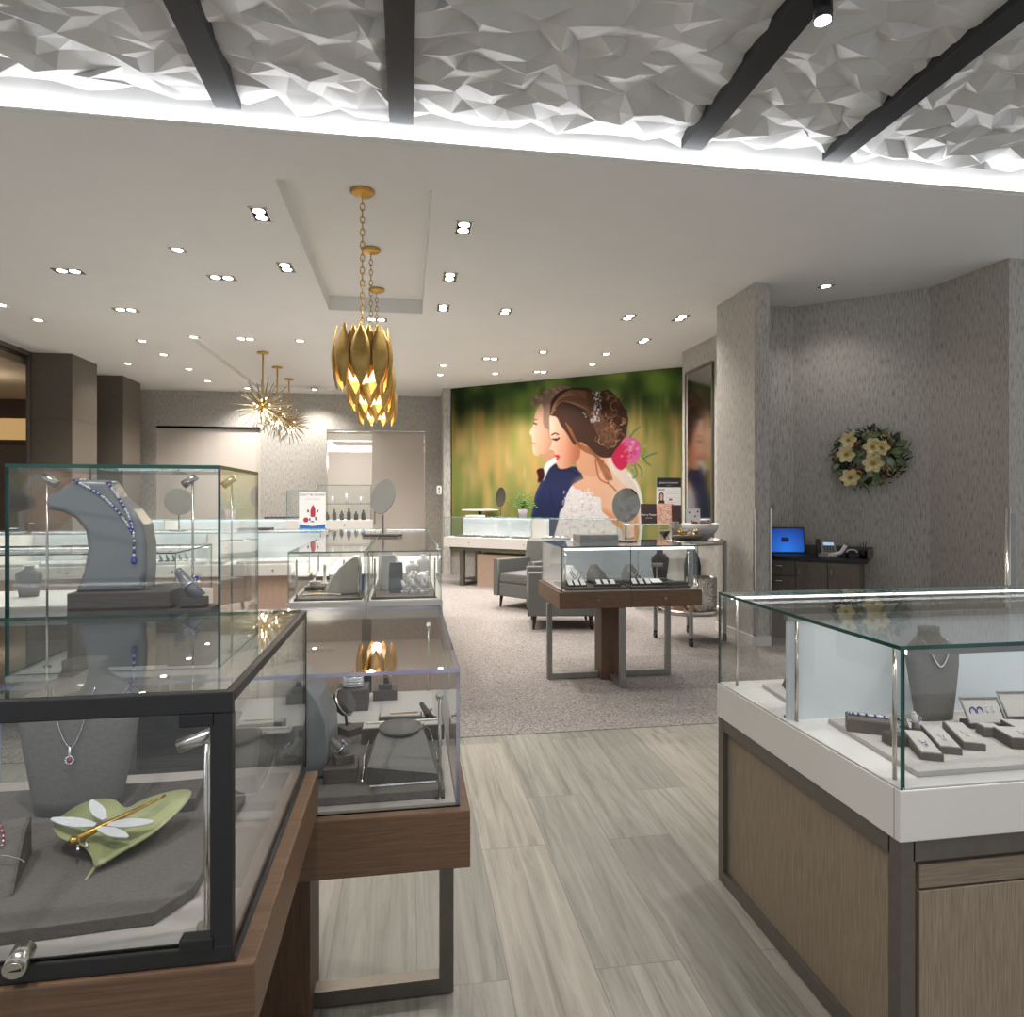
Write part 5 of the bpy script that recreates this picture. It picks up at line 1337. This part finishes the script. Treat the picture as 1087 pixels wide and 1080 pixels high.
for x, z, w, h in ((-.05, .21, .02, .03), (.06, .21, .02, .03), (-.03, .11, .016, .03), (.04, .12, .018, .04), (.0, .085, .04, .014)): pm.box(x-w/2, x+w/2, -.0062, -.0042, z-h/2, z+h/2)
pm.build('blue_marks', 'print_navy', ps)

# ------------------------------------------------------------------ brochures on the small counter
r = thing('brochure_stand', 'tall white counter display with a black header and a portrait, behind the brochures', 'display stand', (3.50, 8.50, 1.121), -.12)
MB().box(-.165, .165, -.006, .006, 0, .615).build('board', 'paper_white', r)
MB().box(-.167, .167, -.0095, -.0062, .49, .617).build('header', 'print_dark', r)
text('JORGE HATHEWAY', .030, 'paper_white', r, (0, -.0097, .548))
text('JEWELRY', .015, 'print_grey', r, (0, -.0097, .512))
MB().box(-.15, -.055, -.008, -.0062, .445, .466).build('caption_bar', 'print_grey', r)
MB().prism([(-.15, .27), (-.055, .27), (-.06, .30), (-.075, .32), (-.07, .36), (-.072, .40), (-.10, .425), (-.13, .40), (-.136, .35), (-.13, .31)], -.0078, -.0062, 'y').build('portrait_hair', 'hair_print', r)
MB().prism([(-.118, .31), (-.09, .31), (-.082, .35), (-.086, .39), (-.102, .402), (-.118, .39), (-.122, .35)], -.0092, -.0078, 'y').build('portrait_face', 'skin_print', r)
m = MB()
for z in (.43, .40): m.box(-.03, .14, -.0078, -.0062, z, z+.004)
m.box(-.04, .15, -.0075, -.0062, .345, .348).box(-.04, .15, -.0075, -.0062, .285, .288)
m.build('text_lines', 'print_grey', r)
MB().prism([(-.005, .31), (.05, .31), (.045, .325), (.022, .338), (.0, .325)], -.0078, -.0062, 'y').build('red_jewel', 'print_red', r)
MB().box(-.12, .12, 0, .16, 0, .006).prism([(.006, .006), (.15, .006), (.006, .30)], -.004, .004, 'x').build('back_strut', 'print_dark', r)
def brochure(label, loc, rz, w, h, cover, tilt=.12):
    q = thing('brochure', label, 'brochure', loc, rz)
    MB().prism([(-.003, 0), (.003, 0), (.003+h*tilt, h), (-.003+h*tilt, h)], -w/2, w/2, 'x').build('cover', cover, q)
    MB().prism([(.003, 0), (.009, 0), (.010+h*tilt, h-.004), (.003+h*tilt, h-.004)], -w/2+.002, w/2-.002, 'x').build('pages', 'paper_white', q)
    return q
q = brochure('dark brochure with white lettering, standing farthest left on the small counter', (3.19, 8.42, 1.121), -.12, .215, .265, 'paper_dark')
t_ = text('Harry Potter', .040, 'paper_white', q, (0, .0075, .118), (PI/2-.12, 0, 0)); 
t_ = text('COLLECTION', .014, 'paper_white', q, (0, .0045, .075), (PI/2-.12, 0, 0))
brochure('thin pink edged brochure squeezed between the dark one and the hands one', (3.315, 8.45, 1.121), -.5, .06, .26, 'skin_print')
q = brochure('tan brochure with a picture of hands wearing rings', (3.43, 8.40, 1.121), -.12, .20, .27, 'paper_photo')
m = MB()
for x, z, rr in ((-.05, .08, .02), (-.01, .11, .022), (.03, .09, .02), (-.03, .17, .025), (.02, .2, .022)):
    y = z*.12-.0045
    m.tube([(x+rr*math.cos(2*PI*k/16), y, z+rr*math.sin(2*PI*k/16)) for k in range(16)], .003, n=5, closed=True)
m.build('printed_rings', 'paper_white', q)
brochure('dark brochure with gold watches, right of the hands one', (3.56, 8.37, 1.121), -.15, .13, .25, 'paper_dark')
r = thing('sign_card', 'small white card sign leaning behind the gold dish at the pillar', 'card', (3.03, 6.67, 1.0145), -.2)
MB().prism([(0, 0), (.006, 0), (.05, .33), (.044, .33)], -.075, .075, 'x').build('card', 'paper_white', r)
m = MB()
for x, z in ((-.04, .29), (.02, .25), (.05, .3), (-.02, .2)): m.box(x-.008, x+.008, z*.133-.0035, z*.133-.0015, z-.008, z+.008)
m.build('printed_dots', 'print_dark', r)

# ------------------------------------------------------------------ two-tier round cart
r = thing('serving_cart', 'round two-tier silver cart on casters beside the right pillar', 'cart', (2.87, 6.42, 0))
def shelf(z, rad, name):
    MB().lathe([(0, z+.004), (rad-.006, z+.004), (rad-.006, z+.03), (rad, z+.03), (rad, z-.02), (rad-.01, z-.02), (0, z-.012)], 40).build(name, 'nickel', r)
shelf(1.01, .34, 'top_shelf'); shelf(.315, .34, 'bottom_shelf')
for k in range(4):
    t = math.radians(-112+90*k); x, y = .345*math.cos(t), .345*math.sin(t)
    lg = MB().box(x-.016, x+.016, y-.016, y+.016, .085, 1.03).build('leg', 'grey_metal', r)
    MB().cyl((x-.012, y, .035), (x+.012, y, .035), .031, n=18).box(x-.018, x+.018, y-.008, y+.008, .06, .088).build('caster', 'black_plastic', lg)
def on_cart(name, label, cat, x, y, z, mb, mat): return tag(mb.build(name, mat, None, (2.87+x, 6.42+y, z)), label, cat)
on_cart('bowl', 'white marbled footed bowl on top of the round cart', 'bowl', .13, .03, 1.015, MB().lathe([(0, 0), (.07, 0), (.08, .015), (.13, .06), (.175, .12), (.19, .18), (.182, .184), (.165, .12), (.12, .07), (0, .05)], 32), 'marble_white')
m = MB(); rnd = random.Random(4)
for k in range(16): m.ball((rnd.uniform(-.09, .09), rnd.uniform(-.09, .09),   .155+rnd.uniform(0, .03)), rnd.uniform(.018, .03), seg=7)
o = on_cart('potpourri', 'dark petals heaped in the white marbled bowl', 'petals', .13, .03, 1.015, m, 'pod_brown'); o['kind'] = 'stuff'
r2 = thing('dish', 'dark boat-shaped dish on top of the round cart', 'dish', (2.87-.10, 6.42-.20, 1.015), .1)
MB().loft([(0, .05, .04, 0, 0), (.025, .12, .065, 0, 0), (.07, .18, .09, 0, 0), (.078, .175, .085, 0, 0), (.05, .11, .055, 0, 0)], 28).build('dish_body', 'bronze_metal', r2)
m = MB()
for k in range(22): m.ball((rnd.uniform(-.11, .11), rnd.uniform(-.05, .05), .07+rnd.uniform(0, .04)), rnd.uniform(.014, .024), mi=k % 2, seg=6)
o = m.build('ornament_pile', ['gold', 'bead_mix'], None, (2.77, 6.22, 1.02)); tag(o, 'gold and beaded baubles piled in the dark boat-shaped dish', 'ornaments'); o['kind'] = 'stuff'
on_cart('vase', 'dotted grey square vase standing behind the boat-shaped dish on the cart', 'vase', -.13, .10, 1.015, MB().box(-.04, .04, -.04, .04, 0, .20, bev=.006), 'bead_mix')
on_cart('candle_holder', 'small dark goblet at the left of the round cart top', 'candle holder', -.28, -.02, 1.015, MB().lathe([(0, 0), (.05, 0), (.05, .008), (.014, .02), (.014, .05), (.05, .09), (.055, .115), (.045, .115), (0, .06)], 20), 'bronze_metal')
on_cart('beaded_vase', 'large glittering beaded cylinder vase on the lower cart shelf', 'vase', .10, -.06, .3195, MB().lathe([(0, 0), (.15, 0), (.152, .02), (.152, .33), (.135, .335), (.13, .30), (0, .30)], 36), 'bead_mix')
m = MB()
for k in range(100):
    t = rnd.uniform(0, 2*PI); z = rnd.uniform(.02, .32); m.ball((.153*math.cos(t), .153*math.sin(t), z), rnd.uniform(.004, .008), mi=k % 3, seg=5)
on_cart('bead_strings', 'loose shiny beads hanging round the glittering cylinder vase', 'beads', .10, -.06, .3195, m, ['silver', 'gold', 'crystal'])['kind'] = 'stuff'
on_cart('teardrop_vase', 'black teardrop vase on the lower cart shelf behind the beaded vase', 'vase', .12, .20, .3195, MB().lathe([(0, 0), (.07, 0), (.085, .25), (.09, .42), (.075, .50), (.04, .58), (.012, .62), (0, .62)], 24), 'black_plastic')
on_cart('gift_box', 'small pink and white box on the left of the lower cart shelf', 'box', -.2, -.12, .3195, MB().box(-.06, .06, -.05, .05, 0, .08, bev=.004), 'skin_print')
on_cart('ornament', 'gold trimmed ornament between the pink box and the beaded vase', 'ornament', -.08, -.18, .3195, MB().ball((0, 0, .045), .045, seg=14).lathe([(0, .088), (.012, .088), (.012, .10), (0, .10)], 10), 'gold')

# ------------------------------------------------------------------ niche desk with laptop and phone (frame: x along the niche wall)
wd = Vector((5.189-4.225, 5.887-6.73, 0)).normalized(); wn = Vector((wd.y, -wd.x, 0)); wang = math.atan2(wd.y, wd.x)
N1 = Vector((4.225, 6.73, 0))
def nloc(x, d, z): p = N1+wd*x+wn*d; return (p.x, p.y, z)
ds = thing('desk', 'dark wood desk unit with drawers in the niche below the wreath', 'desk', nloc(0, .28, 0), wang)
MB().box(-.33, .70, -.245, .235, .004, .815).build('body', 'dark_wood', ds)
MB().box(-.35, .76, -.265, .255, .815, .845, bev=.003).build('top', 'black_plastic', ds)
MB().box(.10, .78, .235, .258, .845, .95).box(.745, .775, -.02, .235, .845, .93).build('upstand', 'dark_wood', ds)
for x0, x1, z0, z1 in ((-.31, .10, .66, .805), (-.31, .10, .50, .65), (-.31, .10, .05, .49)):
    d_ = MB().box(x0, x1, -.258, -.247, z0, z1, bev=.002).build('drawer', 'dark_wood', ds)
    MB().cyl((x0+.17, -.275, z1-.05), (x1-.12, -.275, z1-.05), .005, n=8).cyl((x0+.18, -.275, z1-.05), (x0+.18, -.257, z1-.05), .003, n=6).cyl((x1-.13, -.275, z1-.05), (x1-.13, -.257, z1-.05), .003, n=6).build('drawer_pull', 'nickel', d_)
for x0, x1 in ((.11, .40), (.41, .69)):
    d_ = MB().box(x0, x1, -.258, -.247, .05, .805, bev=.002).build('door', 'dark_wood', ds)
    MB().cyl((x0+.03, -.275, .66), (x0+.03, -.275, .74), .004, n=8).cyl((x0+.03, -.275, .70), (x0+.03, -.257, .70), .003, n=6).build('door_pull', 'nickel', d_)
lt = thing('laptop', 'open black laptop with a bright blue screen on the niche desk', 'laptop', nloc(.02, .36, .846), math.radians(-14))
MB().box(-.19, .19, -.14, .10, 0, .018, bev=.003).build('base', 'black_plastic', lt)
sc_ = MB().box(-.195, .195, -.006, .006, 0, .285, bev=.003).build('lid', 'black_plastic', lt, (0, .10, .018)); sc_.rotation_euler = (-.16, 0, 0)
s2_ = MB().box(-.182, .182, -.0078, -.0062, .018, .27).build('screen', 'screen', sc_)
MB().box(-.05, .03, -.0088, -.0080, .125, .175).box(-.045, -.03, -.0088, -.0080, .23, .235).build('screen_window', 'print_navy', s2_)
ph = thing('desk_phone', 'grey desk phone with handset and lit display beside the laptop', 'phone', nloc(.36, .22, .846), wang+.2)
MB().prism([(-.10, 0), (.10, 0), (.10, .13), (.06, .15), (-.10, .035)], -.09, .09, 'x', bev=.004).build('body', 'grey_metal', ph)
MB().prism([(-.095, .045), (.055, .155), (.055, .18), (-.095, .07)], -.105, -.055, 'x', bev=.008).build('handset', 'black_plastic', ph)
MB().prism([(.012, .1172), (.05, .1452), (.05, .1468), (.012, .1188)], -.03, .07, 'x').build('display', 'screen_phone', ph)
m = MB()
for i in range(4):
    for j in range(4): m.box(-.03+i*.026, -.012+i*.026, -.07+j*.02, -.058+j*.02, .05+j*.0146, .066+j*.0146)
m.build('keypad', 'black_plastic', ph)
rcv = thing('receipt_roll', 'white curled paper strip by the phone', 'paper', nloc(.50, .28, .846), wang)
MB().tube([(-.11, -.03, .015), (-.06, -.02, .03), (0, 0, .05), (.03, .02, .10), (.04, .03, .12)], .022, n=8).build('paper', 'paper_white', rcv)
cr_ = thing('card_terminal', 'small black card terminal on the desk right of the white paper', 'card reader', nloc(.60, .26, .846), wang+.3)
MB().prism([(-.06, 0), (.06, 0), (.06, .075), (-.06, .03)], -.045, .045, 'x', bev=.006).build('body', 'black_plastic', cr_)
MB().tube([(.05*math.cos(t), -.0, .055+.03*math.sin(t)) for t in [PI*k/8 for k in range(9)]], .007, n=6).build('cord', 'paper_white', cr_)
pc = thing('pen_cup', 'dark pen holder with pens at the right end of the desk', 'pen holder', nloc(.70, .22, .846), wang)
MB().lathe([(0, 0), (.032, 0), (.034, .085), (.029, .085), (.027, .01), (0, .01)], 16).build('cup', 'black_plastic', pc)
for k in range(3): MB().cyl((-.01+.01*k, 0, .012), (-.026+.026*k, .01*k, .15+.01*k), .004, n=6).build('pen', ['print_navy', 'black_plastic', 'print_dark'][k], pc)

# ------------------------------------------------------------------ wreath
wr = thing('wreath', 'green wreath with cream magnolia flowers and brown pods on the niche wall', 'wreath', nloc(.735, .035, 1.885), wang)
rnd = random.Random(11)
m = MB()
RX, RZ = .26, .235
for k in range(620):
    t = rnd.uniform(0, 2*PI); f = rnd.gauss(1, .17)
    c_ = Vector((RX*f*math.cos(t), rnd.uniform(-.07, .03), RZ*f*math.sin(t)))
    d = Vector((math.cos(t+rnd.uniform(.2, 1.5)), rnd.uniform(-.6, .1), math.sin(t+rnd.uniform(.2, 1.5)))).normalized()
    m.cyl(c_, c_+d*rnd.uniform(.03, .065), .008, .001, n=4, caps=False)
m.build('needles', 'needle_green', wr)['kind'] = 'stuff'
m = MB(); m.tube([(RX*math.cos(2*PI*k/32), -.01, RZ*math.sin(2*PI*k/32)) for k in range(32)], .03, n=8, closed=True); m.build('ring', 'walnut_leg', wr)
def leaf_obj(c_, ang, L, w, mat, name='leaf'):
    g = MB(); b_ = g.b; N = 8; rows = []
    d = Vector((math.cos(ang), 0, math.sin(ang))); nn = Vector((-d.z, 0, d.x))
    for i in range(N+1):
        t = i/N; ww = w*max(.03, math.sin(PI*t)**.8)
        p = Vector(c_)+d*L*t+Vector((0, -.02-.035*math.sin(PI*t), 0))
        rows.append([(p-nn*ww+Vector((0, -.008, 0))), p, (p+nn*ww+Vector((0, -.008, 0)))])
    A_ = [[b_.verts.new(v) for v in r_] for r_ in rows]; B_ = [[b_.verts.new(v+Vector((0, .003, 0))) for v in r_] for r_ in rows]
    for i in range(N):
        for k in range(2):
            b_.faces.new((A_[i][k], A_[i][k+1], A_[i+1][k+1], A_[i+1][k])); b_.faces.new((B_[i][k], B_[i+1][k], B_[i+1][k+1], B_[i][k+1]))
        for k in (0, 2): b_.faces.new((A_[i][k], A_[i+1][k], B_[i+1][k], B_[i][k]))
    bmesh.ops.recalc_face_normals(b_, faces=b_.faces[:])
    return g.build(name, mat, wr)
for x, z, a_, L, mat in ((.22, .05, .1, .20, 'leaf_green'), (.20, -.0, -.9, .16, 'leaf_pale'), (.14, .0, -1.3, .15, 'leaf_pale'), (.30, -.02, -.7, .15, 'leaf_green'), (-.06, .20, .5, .16, 'leaf_green'), (.0, .24, .1, .14, 'leaf_green'), (-.02, .19, -.2, .16, 'leaf_pale'),
                          (-.30, .06, 1.2, .15, 'leaf_pale'), (-.16, .0, .6, .14, 'leaf_green'), (-.15, -.08, .8, .14, 'leaf_green'), (-.20, -.18, 3.0, .18, 'leaf_green'), (-.14, -.20, 3.3, .18, 'leaf_green'), (.08, -.16, -1.4, .17, 'leaf_green'), (.13, -.12, -2.0, .16, 'leaf_green'), (-.02, -.22, .6, .12, 'leaf_pale'), (-.30, -.04, 2.2, .14, 'leaf_green'), (.28, .12, .3, .16, 'leaf_green')):
    leaf_obj((x*.82, -.05, z*.92), a_, L*.85, .032, mat)
for k in range(26):
    t = rnd.uniform(0, 2*PI); f = rnd.uniform(.72, 1.15)
    leaf_obj((RX*f*math.cos(t), -.035, RZ*f*math.sin(t)), t+rnd.uniform(-1.2, 1.2), rnd.uniform(.08, .13), .026, ['leaf_green', 'needle_green', 'leaf_pale', 'leaf_green'][k % 4])
def flower(x, z, s_, seed):
    q = random.Random(seed)
    m = MB(); b_ = m.b
    for ring_, n, L, lift in ((0, 6, .078, .018), (1, 5, .055, .035)):
        for k in range(n):
            t = 2*PI*(k+.5*ring_)/n+q.uniform(-.15, .15)
            d = Vector((math.cos(t), 0, math.sin(t))); nn = Vector((-d.z, 0, d.x)); rows = []
            for i in range(6):
                u = i/5; ww = L*.42*max(.12, math.sin(PI*min(1, u*.82+.1)))
                p = d*L*u+Vector((0, -lift*u*u*1.3, 0))
                rows.append([b_.verts.new(p-nn*ww+Vector((0, -.008, 0))), b_.verts.new(p), b_.verts.new(p+nn*ww+Vector((0, -.008, 0)))])
            for A_, B_ in zip(rows, rows[1:]):
                for j in range(2):
                    f = b_.faces.new((A_[j], A_[j+1], B_[j+1], B_[j])); f.smooth = True
    m.xf(Matrix.Scale(s_, 4))
    o = m.build('flower', 'petal_cream', wr, (x, -.105, z))
    MB().ball((0, -.016, 0), .016*s_, seg=8).build('flower_center', 'ribbon_gold', o)
for i, (x, z, s_) in enumerate(((-.21, .20, .95), (-.235, .035, 1.05), (.06, .11, 1.1), (.15, .10, .95), (.06, -.075, 1.15), (-.19, -.235, 1.1))): flower(x*.84, z*.9, s_*1.12, i)
for x, z in ((-.14, .14), (-.36, .04), (.25, .13), (-.19, -.13), (-.12, -.16), (.17, -.23), (-.36, -.03), (-.11, .16)):
    MB().ball((x*.82, -.08, z*.9), .034, seg=9, sc=(1.1, .8, .9)).build('seed_pod', 'pod_brown', wr)
for x, z in ((.20, .23), (.0, .29), (.22, -.12), (.24, -.19)):
    m = MB()
    for k in range(16): m.ball((x*.82+rnd.gauss(0, .03), -.09+rnd.uniform(-.02, .02), z*.9+rnd.gauss(0, .022)), .009, seg=5)
    m.build('berries', 'berry_tan', wr)
for x, z in ((-.19, .115), (-.10, -.19)):
    MB().tube([(x*.84+.03*math.cos(t), -.10, z*.9+.026*math.sin(t)) for t in [2*PI*k/14 for k in range(14)]], .010, n=6, closed=True).build('ribbon', 'ribbon_gold', wr)

# ------------------------------------------------------------------ wall mirror beside the picture
wm = thing('wall_mirror', 'tall framed mirror on the wall right of the wedding picture, reflecting the groom', 'mirror', (3.944, 8.52, 0.9))
MB().box(-.006, .008, -.40, .40, 0, 2.33).build('glass', 'wall_mirror', wm)
MB().box(-.02, .012, -.425, -.40, -.02, 2.35).box(-.02, .012, .40, .425, -.02, 2.35).box(-.02, .012, -.40, .40, 2.33, 2.36).box(-.02, .012, -.40, .40, -.025, 0).build('frame', 'bronze_metal', wm)
# chrome post behind the right case
cp = thing('post', 'upright chrome post behind the white-based right case, near the niche edge', 'post', (3.775, 3.654, 0))
MB().cyl((0, 0, 0), (0, 0, 1.40), .017, n=16).build('tube', 'nickel', cp)
MB().lathe([(0, 0), (.12, 0), (.12, .012), (.02, .02), (0, .02)], 28).build('base', 'nickel', cp)
MB().box(.012, .05, -.012, .012, .04, 1.36).build('side_strip', 'grey_metal', cp)
# high round table behind the counter
bt = thing('bar_table', 'high white-topped pedestal table at the left end of the picture counter', 'table', tuple(bkc+ux*.1+uy*1.0))
MB().lathe([(0, 1.235), (.33, 1.235), (.335, 1.245), (.335, 1.262), (0, 1.265)], 32).build('tabletop', 'white_lacquer', bt)
MB().cyl((0, 0, .02), (0, 0, 1.236), .03, n=14).build('column', 'black_plastic', bt)
MB().lathe([(0, .004), (.28, .004), (.28, .014), (.05, .03), (0, .03)], 28).build('base', 'black_plastic', bt)
# plant on the picture counter
pl_ = bkc+ux*1.30+uy*.42
pt = thing('potted_plant', 'leafy green plant in a pale pot before the wedding picture', 'plant', (pl_.x, pl_.y, 1.151))
MB().lathe([(0, 0), (.06, 0), (.08, .13), (.07, .13), (.06, .02), (0, .02)], 20).build('pot', 'pot_lilac', pt)
m = MB()
for k in range(80):
    t = rnd.uniform(0, 2*PI); el = rnd.uniform(.1, 1.4); L = rnd.uniform(.12, .30)
    d = Vector((math.cos(t)*math.cos(el), math.sin(t)*math.cos(el), math.sin(el)))
    p0 = Vector((0, 0, .11)); p1 = p0+d*L
    m.cyl(p0, p1, .003, .001, n=4)
    m.ball(p1, .022, seg=6, sc=(1, .8, .5))
m.build('foliage', 'plant_green', pt)['kind'] = 'stuff'
# stack of white leaflets on the counter
o = MB().box(-.14, .14, -.09, .09, 0, .025).build('leaflet_stack', 'paper_white', None, tuple(bkc+ux*.45+uy*.3+Vector((0, 0, 1.151))), da); tag(o, 'flat white stack on the glass counter left of the plant', 'leaflets')
# light switch at the back wall strip
sw = thing('light_switch', 'light switch plate on the narrow wall strip left of the wedding picture', 'switch', (.60, 12.72-.02, 1.62))
MB().box(-.045, .045, -.008, 0, -.08, .08, bev=.002).build('plate', 'white_lacquer', sw)
MB().box(-.012, .012, -.016, -.008, .015, .05).box(-.012, .012, -.016, -.008, -.05, -.015).build('rocker', 'black_plastic', sw)
# black box on the floor by the oak pedestal
fb = thing('power_strip', 'black power box on the floor beside the nearest oak pedestal', 'power box', (-.33, 1.82, 0))
MB().box(-.045, .04, -.03, .03, .002, .045, bev=.004).build('body', 'black_plastic', fb)
MB().box(-.03, .025, -.018, .018, .045, .047).build('socket_face', 'grey_metal', fb)

# ------------------------------------------------------------------ light
w = bpy.data.worlds.new('world'); SC.world = w; w.use_nodes = True
bg = w.node_tree.nodes['Background']; bg.inputs[0].default_value = (.92, .95, 1, 1); bg.inputs[1].default_value = .27
# spots clipped to the dark beams over the front of the shop
for i, (x, y, px) in enumerate(((-1.0, .6, 42), (-.035, .2, 42), (1.77, 1.2, 42), (2.74, .8, 42), (1.77, 2.6, 30))):
    s_ = thing('spotlight', 'small black spotlight clipped to a ceiling beam over the front cases', 'spotlight', (x, y, 3.655), 0, 'beam spotlights')
    MB().cyl((0, 0, 0), (0, 0, -.05), .018, n=10).build('mount', 'black_plastic', s_)
    MB().cyl((0, 0, -.04), (0, 0, -.14), .04, n=16).build('can', 'black_plastic', s_)
    MB().cyl((0, 0, -.139), (0, 0, -.143), .034, n=16).build('lens', 'lens', s_)
    lamp('SPOT', 'spot_lamp', s_, (0, 0, -.16), px, (1, .95, .9), .05, math.radians(120), .6)
